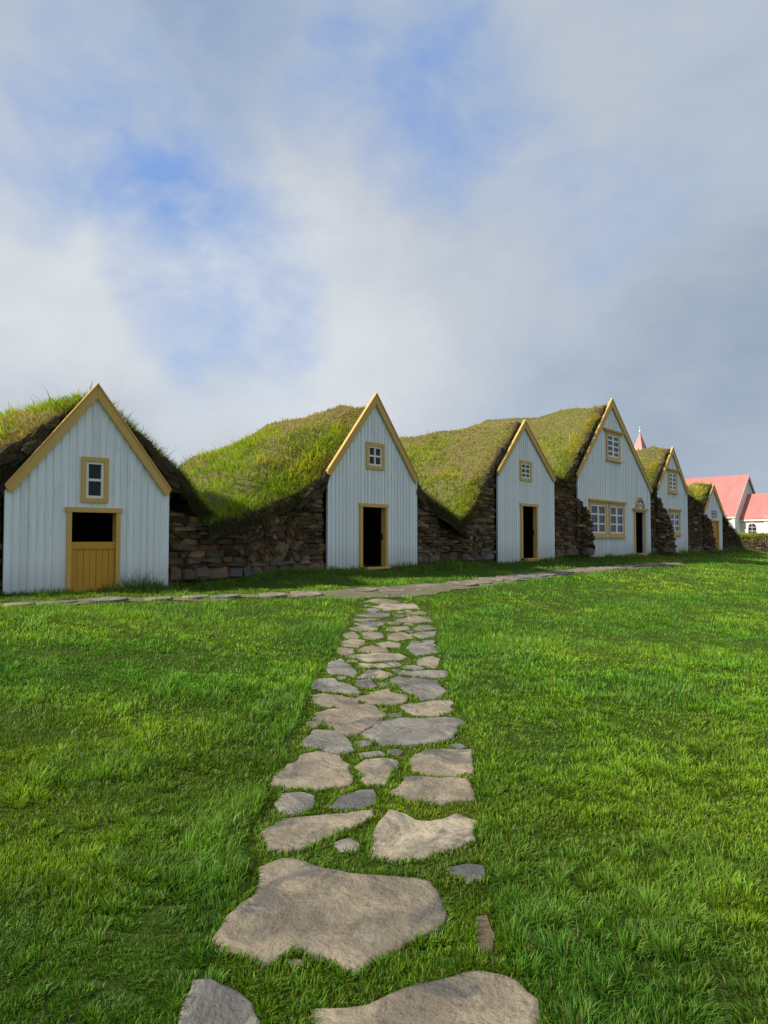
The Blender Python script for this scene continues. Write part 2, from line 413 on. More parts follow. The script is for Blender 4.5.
# ------------------------------------------------------------------ paving stones
STONES = [  # outline as seen, tint, height, label
 ([(261,861),(286,855),(308,857.5),(343,862),(386,867),(413,870),(429,874),(437,884),(447.5,907),(446,914),(433,921),(415,929),(389,943),(376,956),(363,962),(344,954),(321,945),(295,942),(274,951),(238,942),(227,930),(243,903),(255,882)], 't', .05, 'largest tan paving slab with a pointed lower edge in the footpath foreground'),
 ([(193,969.5),(212,968),(238,976),(258,988),(267,1006),(264,1024),(260,1045),(230,1060),(195,1055),(186,1024),(187,998)], 'g', .03, 'rounded grey paving stone at the bottom left of the footpath, cut by the photo edge'),
 ([(318,997),(342,995.5),(378,990),(404,978),(446,966),(482,964),(514,968),(535,981),(537,998),(529,1014),(534,1030),(500,1060),(430,1070),(360,1055),(330,1024),(316,1005)], 't', .04, 'wide pitted paving slab at the bottom right of the footpath, cut by the photo edge'),
 ([(290,950),(300,947),(310,952),(306,959),(294,958)], 't', .01, 'small broken stone chip under the lower edge of the largest tan slab'),
 ([(474,908),(486,905),(492,925),(488,942),(476,940)], 'b', .012, 'small brown stone half buried in grass right of the largest slab'),
 ([(259,829),(280,817.6),(308,811),(339,807),(372,806),(374,811),(358,820),(339,827),(315,837),(294,843),(272,841)], 't', .035, 'long leaf shaped tan paving stone just behind the largest slab on the left side'),
 ([(390,805),(405,811),(411,816),(423,817.6),(444,812.5),(460,807),(474,815),(470,837),(444,844),(421,850),(397,851.6),(378,849),(372,829),(382,815.6)], 'l', .045, 'pale rough paving stone with notched top edge behind the largest slab, right side'),
 ([(333,837),(350.6,832),(360,839),(356,848),(339,845)], 'g', .012, 'little grey stone between the leaf shaped and the notched paving stones'),
 ([(444,860.5),(466,857),(485,859),(483,872),(464,876),(450,868)], 'd', .015, 'small dark grey stone sunk in grass at the right above the largest slab'),
 ([(276,797),(282,789),(299,787),(317,791),(318,797),(314,803),(305,809),(284,809)], 'g', .03, 'small rounded grey paving stone on the left edge behind the leaf shaped stone'),
 ([(327,804),(341,792),(359,785),(374,784),(378,791),(375,800),(356,803.5)], 'd', .03, 'blue grey pointed paving stone in the middle behind the leaf shaped stone'),
 ([(272,780),(290,764),(302,750.5),(317,746.5),(335,750.5),(350,759.5),(353,768),(347,782),(323,785),(293,785)], 't', .045, 'big domed tan paving stone with dark stains on the left edge of the footpath'),
 ([(353,764),(365,756),(380,755),(398,757),(396,764),(389,770),(387,780),(371,780),(360,776),(363,770)], 't', .03, 'small angular tan paving stone right beside the big domed one'),
 ([(359,750),(380,747.5),(389,752),(362,755.5)], 'g', .012, 'thin mossy stone sliver behind the small angular tan stone'),
 ([(407,759),(422,747),(446,745),(470,747),(470.5,769),(452,771),(428,769.5),(411,766)], 't', .04, 'square tan paving stone on the right, farther half of a cracked pair'),
 ([(404,772.5),(428,773),(452,775),(467,775),(473,782),(470,795),(440,799),(410,797),(390,788)], 't', .04, 'flat tan paving stone on the right, nearer half of a cracked pair'),
 ([(305,738.5),(317,726.5),(339,728),(354,740),(353,747.5),(338,750),(320,747),(306,743)], 'g', .035, 'grey triangular paving stone on the left behind the big domed one'),
 ([(312,716),(326,708),(347,704.5),(370,701.5),(384,709),(386,714),(375,720),(362,729),(350,731),(335,726),(325,721)], 't', .04, 'wide tan paving stone with a grey streak left of the oval stained slab'),
 ([(365,728),(368,722),(392,717.5),(428,714.5),(458,715.4),(461,719),(449,735.5),(434,740),(404,741.5),(383,740),(371,734)], 'g', .045, 'large oval grey slab with two dark stains on the right side of the path'),
 ([(401,704.5),(422,700.5),(450,697.4),(452,702),(449,704.5),(455,708),(436,712.6),(417,712.6),(408,709)], 't', .03, 'long tan paving stone directly behind the oval stained slab'),
 ([(389,677.5),(398,674),(417,677),(438,678.7),(442,685.7),(445,690),(438,695),(424,698),(415,695),(403,687)], 'g', .035, 'grey four sided slab on the right, the biggest in the middle stretch of the path'),
 ([(357.5,697.5),(372.7,690.4),(389,687),(391.4,690.4),(405.5,692.7),(406.6,698.6),(398.4,703),(384.4,703),(368,701.4)], 't', .03, 'pale tan paving stone in the middle of the path behind the wide tan stone'),
 ([(310.5,692.7),(323.4,691),(340,693.4),(352.7,696),(358.6,698.6),(355,702.8),(340,705),(321,703),(314,698.6)], 't', .03, 'low tan paving stone on the left edge touching the grass beside a pale tan stone'),
 ([(311.7,684.5),(318.7,676),(335,675.6),(340,680),(350,682.6),(358.6,687),(359.8,691.5),(347,692),(328,689),(314,687)], 'g', .035, 'grey split paving stone sticking out farthest left in the middle stretch of the path'),
]
FAR = [[(355,678.7),(370,677),(377,684.5),(368,685.7),(359.8,684.5)],[(328,668),(330.5,661),(340,657),(350.4,663.4),(356,670.5),(351.6,674),(333,671.6)],
 [(357.4,675),(365.6,669),(379.7,668),(392.6,671.6),(386.7,675.5),(372.7,676)],[(394,667),(412.5,669),(431,667.7),(446.5,669),(443,674.2),(422,675.5),(401,672.5)],
 [(360,661),(372.7,663),(394,660),(403,663.4),(387,666),(361,666)],[(347,654),(363,651.7),(398.4,652),(405.5,655),(394,658.4),(370,659.4)],
 [(415,658.7),(431,654),(439.4,657.6),(436,663.4),(419.5,663.4)],[(411,640),(433,638.3),(436,651),(418,653),(408,648)],[(342,640),(353,637.4),(365.6,639),(365.6,643),(356.5,645),(343.7,644)],
 [(359,647.5),(373,643.8),(385.6,646.5),(388,650),(375,651),(359,650.5)],[(339,645.6),(353,647),(356,651),(345,654),(338,650)],[(376.5,642),(389,640),(400,642),(398,645.6),(384,645.6)],
 [(387.4,632.5),(405.7,631.5),(413,636.5),(398,639.6),(390,638)],[(343.7,633),(353,630.7),(360,633.8),(359,637),(347,636.5)],[(362,632),(369,630.4),(381,631.4),(382,636.5),(373,638),(363,636.5)],
 [(411,633),(422,630.6),(436.7,630.6),(435,634.7),(422,637)],[(413,627.4),(418.4,623.9),(429.4,623.9),(435,628),(422,629.4)],[(387.4,625.8),(405.7,625),(409,627.8),(398,630),(386.5,628.8)],
 [(351,626.7),(364,625.2),(378,626.5),(376.5,628.7),(360,629.8)],[(354.6,621.8),(371,620.6),(384,622.3),(382,624.5),(362,624.5)],[(396.6,618.3),(414.8,615),(429.4,617.4),(431,620.8),(414.8,621.8),(398,620.5)],
 [(356.5,613.7),(373,610.9),(389,612),(390,615.3),(373,616.2)],[(354.6,618.6),(367,617.3),(380,618.6),(364,620.2)],[(405.7,612),(422,610),(427.5,612.4),(414.8,614.2)],
 [(374.7,605.5),(384,603),(411,603),(416.6,607),(398.4,608.6),(380,607)],[(365.6,600.2),(380,597.8),(402,597.8),(407.5,601),(393,602.3),(374.7,601.8)],
 [(358,593.9),(373,592),(391,592.8),(385.6,596.8),(364,597)],[(393,592.8),(414.8,591.3),(411,595.5),(394.7,595.8)],[(376,586.5),(392,585.7),(408,586.4),(404,590.3),(382,590.6)],[(413,584.8),(430,583.6),(440,585.4),(430,589),(415,589)]]
TINT = dict(t=(.295, .250, .182), g=(.235, .222, .198), d=(.16, .16, .165), b=(.17, .13, .085), l=(.36, .31, .23))
POLYS = []
def make_stone(poly, tint, hgt, label, group=None, seed=0, edge=.045):
    rg = np.random.default_rng(900 + seed)
    P = np.asarray(poly, float)
    out = []
    for a, b in zip(P, np.roll(P, -1, 0)):
        k = max(1, int(np.hypot(*(b - a)) / edge))
        for t in range(k): out.append(a + (b - a) * t / k)
    P = np.array(out)
    area = .5 * np.sum(P[:, 0] * np.roll(P[:, 1], -1) - np.roll(P[:, 0], -1) * P[:, 1])
    if area < 0: P = P[::-1]
    c = P.mean(0)
    P = P + (np.stack([vnoise(P[:, 0] * 9, P[:, 1] * 9, seed=seed), vnoise(P[:, 0] * 9 + 50, P[:, 1] * 9, seed=seed)], 1) - .5) * min(.075, abs(area) * .16 + .02)
    POLYS.append(P.copy())
    n = len(P); zc = float(ground(c[0], c[1])); hgt = .004 + hgt * .34
    r = np.hypot(*(P - c).T).mean()
    rings = []
    for sc, dz in ((1.0, -.07), (1.0, hgt - .010), (max(.965, 1 - .009 / r), hgt - .003), (max(.91, 1 - .035 / r), hgt), (.87, hgt), (.78, hgt), (.62, hgt), (.40, hgt), (.18, hgt)):
        Q = c + (P - c) * sc
        z = ground0(Q[:, 0], Q[:, 1]) + dz
        if sc < .999 or dz > 0:
            z = z + (fbm(Q[:, 0] * 4, Q[:, 1] * 4, seed=50 + seed, o=3) - .5) * .036 * min(1.5, r * 3)
        rings.append(np.stack([Q[:, 0], Q[:, 1], z], 1))
    V = np.concatenate(rings + [np.array([[c[0], c[1], float(ground0(*c)) + hgt + .0]])])
    fs = []
    for k in range(len(rings) - 1):
        for i in range(n):
            j = (i + 1) % n
            fs.append((k * n + i, k * n + j, (k + 1) * n + j, (k + 1) * n + i))
    k = len(rings) - 1
    fs += [(k * n + i, k * n + (i + 1) % n, len(V) - 1) for i in range(n)]
    col = np.array(TINT[tint]) * rg.uniform(.88, 1.12)
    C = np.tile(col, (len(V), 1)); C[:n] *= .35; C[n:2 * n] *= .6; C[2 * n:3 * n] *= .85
    org = np.array([c[0], c[1], zc])
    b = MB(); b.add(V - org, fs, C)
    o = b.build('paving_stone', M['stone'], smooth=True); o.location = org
    tag(o, label, 'paving stone', group)
    return o
STONE_EDGE = []
sd = 0
for poly, t, hg, lab in STONES:
    q_ = np.array([px_ground(*p, up=.004 + hg * .34) for p in poly]); q_ = q_.mean(0) + (q_ - q_.mean(0)) * (1.03 if q_[:, 1].mean() < 5 else 1.05)
    make_stone(q_, t, hg, lab, 'paving stones of the footpath', sd); sd += 1
for poly in FAR:
    q_ = np.array([px_ground(*p, up=.02) for p in poly]); q_ = q_.mean(0) + (q_ - q_.mean(0)) * 1.12
    make_stone(q_, random.choice('ttgtgl'), .026,
               'small flat paving stone in the narrowing far end of the footpath', 'small stones at the far end of the footpath', sd, .06); sd += 1
def in_stone(px, py, grow=0.0):
    m = np.zeros(len(px), bool)
    for P in POLYS:
        x0, y0 = P.min(0); x1, y1 = P.max(0)
        idx = np.nonzero((px > x0) & (px < x1) & (py > y0) & (py < y1))[0]
        if not len(idx): continue
        c = P.mean(0); Q = c + (P - c) * .97
        x, y = px[idx], py[idx]; ins = np.zeros(len(idx), bool)
        for (ax, ay), (bx, by) in zip(Q, np.roll(Q, -1, 0)):
            if ay == by: continue
            hit = ((ay > y) != (by > y)) & (x < (bx - ax) * (y - ay) / (by - ay) + ax)
            ins ^= hit
        m[idx[ins]] = True
    return m
for _t in range(1500):          # chips and small stones packed between the larger ones
    y_ = random.uniform(4.3, YEND - .4); xl_, xr_ = path_edges(y_); x_ = random.uniform(float(xl_) + .1, float(xr_) - .1); rr = random.uniform(.06, .16) * (.75 + y_ * .03)
    if any(np.hypot(P[:, 0] - x_, P[:, 1] - y_).min() < rr * .9 for P in POLYS) or in_stone(np.array([x_]), np.array([y_]))[0]: continue
    m = random.randint(5, 7)
    make_stone([(x_ + rr * random.uniform(.8, 1.2) * math.cos(6.283 * q / m + .3), y_ + rr * random.uniform(.8, 1.3) * math.sin(6.283 * q / m + .3)) for q in range(m)], random.choice('ttgd'), .02,
               'fist sized flat stone filling a gap between larger slabs of the footpath', 'small filler stones of the footpath', sd, .05); sd += 1
# stones of the crossing path
s = SA + .2
while s < SB - .3:
    a, b_, _, _ = cross_range(np.array([s])); a, b_ = float(a[0]), float(b_[0])
    x_, y_ = P0 + F * s + N * (a + b_) / 2
    pxm = 384 + FPX * x_ / y_
    step = random.uniform(.5, .85)
    if True:
        k = max(1, int(round((b_ - a) / .62)))
        for r_ in range(k):
            if random.random() < .06: continue
            wc = a + (b_ - a) * (r_ + .5) / k + random.uniform(-.06, .06)
            rs, rw = step * random.uniform(.42, .5), (b_ - a) / k * random.uniform(.40, .50)
            m = random.randint(6, 8); pts = []
            for q in range(m):
                an = 2 * math.pi * (q + random.uniform(-.25, .25)) / m
                rr = random.uniform(.82, 1.1)
                p = P0 + F * (s + rs * rr * math.cos(an)) + N * (wc + rw * rr * math.sin(an))
                pts.append(p)
            cc_ = np.mean(pts, axis=0)
            if y_ < 30 and not any(np.hypot(*(Q - cc_).T).min() < rw * .9 for Q in POLYS if 340 < pxm < 445) and not in_stone(cc_[:1], cc_[1:])[0]:
                make_stone(pts, random.choice('ttttg'), random.uniform(.10, .15), 'small worn flagstone in the path running along the house fronts',
                           'flagstones of the path along the houses', sd, .08); sd += 1
    s += step

# ------------------------------------------------------------------ lawn grass
bands = [(1.75, 2.6, 19000), (2.6, 3.5, 16000), (3.5, 5, 10000), (5, 7, 4600), (7, 10, 2000), (10, 14, 1150), (14, 20, 620), (20, 30, 300), (30, 47, 130)]
BX, BY = [], []
for a, b_, dn in bands:
    area = ((1.26 * a + 1.4) + (1.26 * b_ + 1.4)) / 2 * (b_ - a)
    n = int((area + 2.6 * (b_ - a)) * dn)
    y = rng.uniform(a, b_, n); x = rng.uniform(-1, 1, n) * (.63 * b_ + 2.0)
    keep = np.abs(x) < .63 * y + 2.0
    BX.append(x[keep]); BY.append(y[keep])
bx, by = np.concatenate(BX), np.concatenate(BY)
s_, w_ = sw(bx, by)
s1_ = (bx - Q1[0]) * F1[0] + (by - Q1[1]) * F1[1]; w1_ = (bx - Q1[0]) * N1[0] + (by - Q1[1]) * N1[1]
front = np.where(s_ < -3.6, w1_ > .02, w_ > .02) | (s_ > 36.5)
keep = front & ~((s_ > 36.5) & (by > 44.3))
lo, hi, _, _ = cross_range(s_)
edge = np.minimum(w_ - lo, hi - w_) + (fbm(bx * 2.2, by * 2.2, seed=77) - .42) * .6
incross = (edge > 0) & (s_ > SA) & (s_ < SB)
keep &= ~(incross & (rng.random(len(bx)) < .90 - .75 * sstep(.50, .60, fbm(bx * 2.3, by * 2.3, seed=78, o=2))))
bx, by, s_, w_, w1_, incross = [a[keep] for a in (bx, by, s_, w_, w1_, incross)]
ins = in_stone(bx, by)
bx, by, s_, w_, w1_, incross = [a[~ins] for a in (bx, by, s_, w_, w1_, incross)]
n = len(bx)
xl, xr = path_edges(by)
pe = np.where(by < YEND, np.maximum(xl - bx, bx - xr), 1.0)       # <0 inside the footpath
pe = pe + (fbm(bx * 3, by * 3, seed=15) - .5) * .16
inpath = pe < 0
d = by
cs = np.where(by < 10, .13, .26)
wx_, wy_ = bx + (vnoise(bx * 3, by * 3, seed=5) - .5) * .22, by + (vnoise(bx * 3 + 9, by * 3, seed=6) - .5) * .22
ci, cj = np.floor(wx_ / cs), np.floor(wy_ / cs)
r1, r2, r3, r4 = [_h(ci, cj, (by < 10).astype(int), k) for k in (1, 2, 3, 4)]
tx, ty_ = (ci + .1 + .8 * r1) * cs + bx - wx_, (cj + .1 + .8 * r2) * cs + by - wy_
tuft = r3 > .50
pull = np.where(tuft & (by < 20), .10 + .16 * r4, 0)
tang = np.arctan2(by - ty_, bx - tx); tdist = np.hypot(bx - tx, by - ty_) / cs
bx, by = bx + (tx - bx) * pull, by + (ty_ - by) * pull
clump = fbm(bx / .42, by / .42, seed=21, o=3)
patch = fbm(bx / 2.3, by / 2.3, seed=22, o=3)
patch2 = fbm(bx / .9 + 40, by / .9, seed=25, o=2)
h = (.022 + .060 * clump ** 1.7) * rng.uniform(.5, 1.35, n) * (.76 + .24 * sstep(3, 7, by))
h *= np.where(tuft, .85 + .55 * r4, .92) * (1.08 - .2 * tdist)
h *= 1 + .5 * sstep(.5, .68, patch2) + .012 * d
h = np.where(inpath, np.minimum(h, .016 + .02 * rng.random(n)) * (1 + .5 * sstep(3.6, 2.6, by)), h)
tall_edge = sstep(.22, .02, np.abs(pe - .10))
h *= 1 + .35 * tall_edge * (~inpath)
# longer grass against the house fronts
fw = np.where(s_ < -3.6, w1_, w_)
h *= 1 + 1.5 * sstep(.9, .1, fw) * (fw > 0) * (by > 8)
h = np.where(incross, .03 * rng.uniform(.5, 1.2, n), h)
for a_, b_ in ((1.05, 2.1), (8.75, 9.9), (18.5, 19.8)):
    h = np.where((s_ > a_) & (s_ < b_) & (fw < .55) & (fw > -.1), h * .25, h)
h = np.where((s_ < -3.6) & (fw < .45) & (np.abs((bx - Q1[0]) * F1[0] + (by - Q1[1]) * F1[1] - 1.42) < .4), h * .3, h)
near_h1 = (s_ < -1.5) & (fw < .5) & (by > 8)
tf = sstep(.45, .7, fbm(bx * 1.1, by * 1.1, seed=61, o=2))
h = np.where(near_h1, h * (1 + 1.6 * tf), h)
wd = (.0015 + .00105 * d) * rng.uniform(.7, 1.3, n)
ang = 2 * math.pi * fbm(bx / .8, by / .8, seed=27, o=2) * 1.6 + rng.normal(0, 2.0, n)
lean = np.clip(.10 + .75 * fbm(bx / .35, by / .35, seed=28, o=2) + rng.normal(0, .25, n), .05, 1.2)
ang = np.where(tuft, tang + rng.normal(0, .7, n), ang); lean = np.where(tuft, np.clip(.2 + .9 * tdist + rng.normal(0, .2, n), .05, 1.2), lean)
c0 = np.array([.085, .240, .012]); c1 = np.array([.205, .350, .016]); c2 = np.array([.080, .225, .036]); dry = np.array([.23, .19, .07])
t1 = sstep(.26, .74, patch + rng.normal(0, .08, n))[:, None]; t2 = sstep(.52, .7, patch2)[:, None]
col = c0 * (1 - t1) + c1 * t1
col = col * (1 - .4 * t2) + c2 * .4 * t2
col *= rng.uniform(.7, 1.3, n)[:, None] * ((.55 + .68 * clump) * (.84 + .28 * r4) * (1.06 + .52 * sstep(3.2, 9, by)))[:, None]
yl = rng.random(n)[:, None]
col = np.where(yl < .035, dry * .8, np.where(yl < .10, np.array([.24, .29, .05]), col))
col = np.where(inpath[:, None], col * np.array([1.25, 1.0, .8]), col)
bank_shade = sstep(1.6, .6, fw)[:, None] * (by > 8)[:, None]
col = col * (1 - .42 * bank_shade)  # shadow of the houses painted into the blade colour along the bank
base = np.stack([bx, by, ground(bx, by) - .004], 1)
ok_ = ~in_stone(bx, by)
base, h, wd, ang, lean, col, d = [a[ok_] for a in (base, h, wd, ang, lean, col, d)]
eb = []
for P in POLYS:
    c = P.mean(0)
    if c[1] > 13: continue
    per = np.hypot(*(np.roll(P, -1, 0) - P).T).sum(); k = int(per * (260 if c[1] < 5 else 120))
    i = rng.integers(0, len(P), k); t = rng.random((k, 1)); p = P[i] * (1 - t) + P[(i + 1) % len(P)] * t
    gate = fbm(p[:, 0] * 5, p[:, 1] * 5, seed=91, o=2) > .42
    p = p[gate]; inw = c - p; p = p - inw / np.linalg.norm(inw, axis=1)[:, None] * rng.uniform(.0, .03, (len(p), 1))
    eb.append(np.concatenate([p, np.arctan2(inw[:, 1], inw[:, 0])[:, None]], 1))
eb = np.concatenate(eb); k = len(eb); m_ = ~in_stone(eb[:, 0], eb[:, 1]); eb = eb[m_]; k = len(eb)
ec = (c0 + (c1 - c0) * rng.random((k, 1))) * rng.uniform(.5, 1.1, (k, 1))
base = np.concatenate([base, np.stack([eb[:, 0], eb[:, 1], ground(eb[:, 0], eb[:, 1]) - .004], 1)])
h = np.concatenate([h, rng.uniform(.02, .06, k)]); wd = np.concatenate([wd, (.003 + .001 * eb[:, 1]) * rng.uniform(.7, 1.2, k)])
ang = np.concatenate([ang, eb[:, 2] + rng.normal(0, .8, k)]); lean = np.concatenate([lean, rng.uniform(.2, 1.0, k)]); col = np.concatenate([col, ec]); d = np.concatenate([d, eb[:, 1]])
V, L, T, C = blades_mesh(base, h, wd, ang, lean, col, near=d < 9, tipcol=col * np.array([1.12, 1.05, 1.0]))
o = raw_object('lawn_grass', V, L, T, C, [M['blades']])
tag(o, 'short green lawn grass on both sides of the stone footpath', 'grass', kind='stuff')

# ------------------------------------------------------------------ turf roofs
def resample(P, n):
    P = np.asarray(P, float); out = []
    for a, b in zip(P[:-1], P[1:]):
        for t in range(n): out.append(a + (b - a) * t / n)
    out.append(P[-1]); return np.array(out)
def rounded(Q, k):
    Q = Q.copy()
    for _ in range(k): Q[1:-1] = Q[1:-1] * .5 + (Q[:-2] + Q[2:]) * .25
    return Q
def turf_roof(parent, A, B, u0, zb, length, hip, dens, bw, bh, green, seed, endz, gab, fringe=1.0):
    """one overgrown roof: front outline A, deeper outline B (house coordinates u, z), rounded off at the back"""
    n = 9
    (gl, gzl), (gm, gzm), (gr, gzr) = gab
    inside = lambda u, z: (u > gl + .02) & (u < gr - .02) & (z < np.interp(u, [gl, gm, gr], [gzl, gzm, gzr]) + .03)
    A = resample(A, n); B = rounded(resample(B, n), 6)
    A = rounded(A, 1)
    js = np.concatenate([[.06, .16, .32, .55, .85, 1.2, 1.6], np.arange(2.1, length, .5), length + hip * np.sin(np.linspace(0, 1, 7) * math.pi / 2)])
    m = len(A); rows = []
    ridge = B[:, 1].max()
    for Ld in js:
        t = float(sstep(.0, 1.1, Ld)); Q = A * (1 - t) + B * t
        if Ld > length - 1.5:
            e = float(sstep(length - 1.5, length + hip, Ld)); zlo = endz
            Q = Q.copy(); Q[:, 1] = zlo + (Q[:, 1] - zlo) * math.sqrt(max(0, 1 - e ** 1.8)) if e < 1 else zlo
        rows.append(np.stack([Q[:, 0], np.full(m, Ld), Q[:, 1]], 1))
    G = np.array(rows)                                   # (rows, m, 3)
    p = G.reshape(-1, 3)
    k = np.clip(p[:, 1] / .8, .25, 1)
    p[:, 2] += ((fbm(p[:, 0] / 1.3, p[:, 1] / 1.3, seed=seed, o=3) - .5) * .62 + (fbm(p[:, 0] / .35, p[:, 1] / .35, seed=seed + 5, o=2) - .5) * .14) * k
    p[:, 2] += (sstep(.46, .60, fbm(p[:, 0] / .8 + p[:, 2] / .8, p[:, 1] / 2.6, seed=seed + 12, o=3)) - .5) * .15 * k
    p[:, 0] += (fbm(p[:, 1] / .5, p[:, 2] / .5, seed=seed + 9, o=2) - .5) * .12 * k
    J, I = len(js), m
    V = [p]; faces = []; mi = []
    for j in range(J - 1):
        for i in range(I - 1):
            faces.append((j * I + i, j * I + i + 1, (j + 1) * I + i + 1, (j + 1) * I + i)); mi.append(0)
    # cut front face, ragged, down behind the gable boards
    fr = p[:I].copy(); nbase = len(p); depth_rows = 6
    apexi = int(np.argmax(fr[:, 2]))
    for r in range(1, depth_rows + 1):
        t = r / depth_rows
        q = fr.copy(); q[:, 2] -= np.where((fr[:, 0] > gl - .1) & (fr[:, 0] < gr + .1), np.maximum(.30, fr[:, 2] - np.interp(fr[:, 0], [gl, gm, gr], [gzl, gzm, gzr]) + .25), .30) * t
        q[:, 1] += (fbm(q[:, 0] * 3, q[:, 2] * 6, seed=seed + 20 + r, o=2) - .3) * .16 + np.where(inside(q[:, 0], q[:, 2]), .14, 0)
        V.append(q)
    for r in range(depth_rows):
        a0 = 0 if r == 0 else nbase + (r - 1) * I
        b0 = nbase + r * I
        for i in range(I - 1): faces.append((b0 + i, b0 + i + 1, a0 + i + 1, a0 + i)); mi.append(1)
    V = np.concatenate(V)
    # lumps of cut sod showing on the front edge
    rl = np.random.default_rng(seed + 77)
    for q in range(int(np.sum(np.hypot(*np.diff(fr[:, [0, 2]], axis=0).T)) * 16)):
        i = rl.integers(2 * n - 3, 4 * n + 3); t_ = rl.random(); pc = fr[i] * (1 - t_) + fr[i + 1] * t_
        sz = np.array([rl.uniform(.08, .2), rl.uniform(.06, .12), rl.uniform(.035, .08)])
        an = math.atan2(fr[i + 1][2] - fr[i][2], fr[i + 1][0] - fr[i][0]) + rl.normal(0, .2)
        v = SODV * sz * (1 + rl.normal(0, .12, SODV.shape)); ca, sa = math.cos(an), math.sin(an)
        v = np.stack([v[:, 0] * ca - v[:, 2] * sa, v[:, 1], v[:, 0] * sa + v[:, 2] * ca], 1)
        dn = .03 + rl.random() * .40
        if inside(pc[0], pc[2] - dn * max(.5, abs(ca)) - .06): continue
        v += [pc[0], .10 + rl.uniform(-.03, .03), pc[2] - dn * max(.5, abs(ca))]
        b0 = len(V); V = np.concatenate([V, v])
        for f in SODF: faces.append(tuple(k_ + b0 for k_ in f)); mi.append(1)
    # skirts down the two long sides
    for side in (0, I - 1):
        b0 = len(V); sk = p[side::I].copy(); sk[:, 2] = zb - .2; V = np.concatenate([V, sk])
        for j in range(5, J - 1):
            f = (j * I + side, (j + 1) * I + side, b0 + j + 1, b0 + j)
            faces.append(f if side == 0 else f[::-1]); mi.append(1)
    vn = fbm(V[:, 0] * 1.7, V[:, 1] * 1.7 + V[:, 2], seed=seed + 2)
    C = np.array([.14, .18, .03]) * (1 - vn[:, None]) + np.array([.22, .165, .085]) * vn[:, None]
    strat = fbm(V[nbase:, 0] * 2, V[nbase:, 2] * 9, seed=seed + 3)[:, None]
    C[nbase:] = np.array([.05, .036, .024]) * (1 - strat) + np.array([.135, .105, .07]) * strat
    # blades over the top
    T0 = np.array([f for f, q in zip(faces, mi) if q == 0])
    a, b, c_, d_ = (V[T0[:, k]] for k in range(4))
    nr = np.cross(c_ - a, d_ - b); ar = .5 * np.linalg.norm(nr, axis=1); nr = nr / (2 * ar[:, None] + 1e-9)
    nr = np.where(nr[:, 2:3] < 0, -nr, nr)
    fwt = ar * (1 + 2.2 * (a[:, 1] < .5)) * np.where(a[:, 1] > length - .5, .6, 1)
    cnt = int(ar.sum() * dens)
    pick = rng.choice(len(T0), cnt, p=fwt / fwt.sum())
    r1, r2 = rng.random((2, cnt, 1))
    bp = (a[pick] * (1 - r1) + b[pick] * r1) * (1 - r2) + (d_[pick] * (1 - r1) + c_[pick] * r1) * r2
    up = nr[pick] * .65 + np.array([0, 0, .6]); up /= np.linalg.norm(up, axis=1)[:, None]
    cl = fbm(bp[:, 0] / .45, bp[:, 1] / .45, bp[:, 2] / .45, seed=seed + 30, o=3)
    pt = fbm(bp[:, 0] / 1.5, bp[:, 1] / 1.5, bp[:, 2] / 1.5, seed=seed + 31, o=3)
    led = fbm(bp[:, 0] / .8 + bp[:, 2] / .8, bp[:, 1] / 2.6, seed=seed + 12, o=3)
    led = sstep(.44, .50, led) * sstep(.60, .54, led)
    hrel = (bp[:, 2] - zb) / (ridge - zb)
    bare = (pt + .45 * (hrel - .62) + .12 * (cl - .5) + .10 * led * (1.3 - green)) > (.50 + .16 * green)
    h = bh * (.35 + 1.1 * cl) * rng.uniform(.5, 1.3, cnt) * np.where(rng.random(cnt) < .04, 1.7, 1) * np.where(bare, .5, 1)
    wdt = bw * rng.uniform(.7, 1.35, cnt)
    ang = -math.pi / 2 + rng.normal(0, .8, cnt) + np.where(bp[:, 0] < A[apexi * 1, 0], .9, -.9) * -1
    ln = np.clip(.45 + .6 * (cl - .2) + rng.normal(0, .25, cnt), .1, 1.4)
    gcol = np.array([.330, .500, .026]); ycol = np.array([.700, .610, .095]); bcol = np.array([.500, .375, .195]); dk = np.array([.16, .26, .02])
    ty = sstep(.30 + .22 * green, .62 + .20 * green, cl * .5 + pt * .5 + .32 * (hrel - .5) + rng.normal(0, .06, cnt))[:, None]
    cc = gcol * (1 - ty) + ycol * ty
    cc = np.where((cl < .36)[:, None], cc * .5 + dk * .5, cc)
    cc = np.where(bare[:, None], bcol * .75 + cc * .25, cc)
    frontish = sstep(.40, .08, bp[:, 1])[:, None] * .6
    cc = cc * (1 - .75 * frontish) + np.array([.19, .145, .07]) * .75 * frontish
    cc *= rng.uniform(.65, 1.35, cnt)[:, None] * (.8 + .4 * cl)[:, None]
    bl = blades_mesh(bp - up * .02, h, wdt, ang, ln, cc, up=up, near=np.zeros(cnt, bool) if dens < 200 else np.ones(cnt, bool), tipcol=cc * 1.15)
    # hanging, ragged dry grass on the cut front edge
    kf = int(170 * fringe * dens / 150)
    ii = rng.integers(0, I - 1, kf * 12); t = rng.random((len(ii), 1))
    fp = fr[ii] * (1 - t) + fr[ii + 1] * t
    thick = np.where((fp[:, 0] > gl - .3) & (fp[:, 0] < gr + .3), np.clip(fp[:, 2] - np.interp(fp[:, 0], [gl, gm, gr], [gzl, gzm, gzr]), .28, .8), .28)
    fp[:, 2] += .04 - rng.random(len(ii)) ** 1.3 * thick
    ii = ii[~inside(fp[:, 0], fp[:, 2] - .05)]; fp = fp[~inside(fp[:, 0], fp[:, 2] - .05)]
    hh = bh * rng.uniform(.7, 1.9, len(ii)); wf = bw * rng.uniform(.6, 1.2, len(ii))
    upf = np.stack([rng.normal(0, .4, len(ii)), np.full(len(ii), -.5), rng.normal(-.25, .5, len(ii))], 1); upf /= np.linalg.norm(upf, axis=1)[:, None]
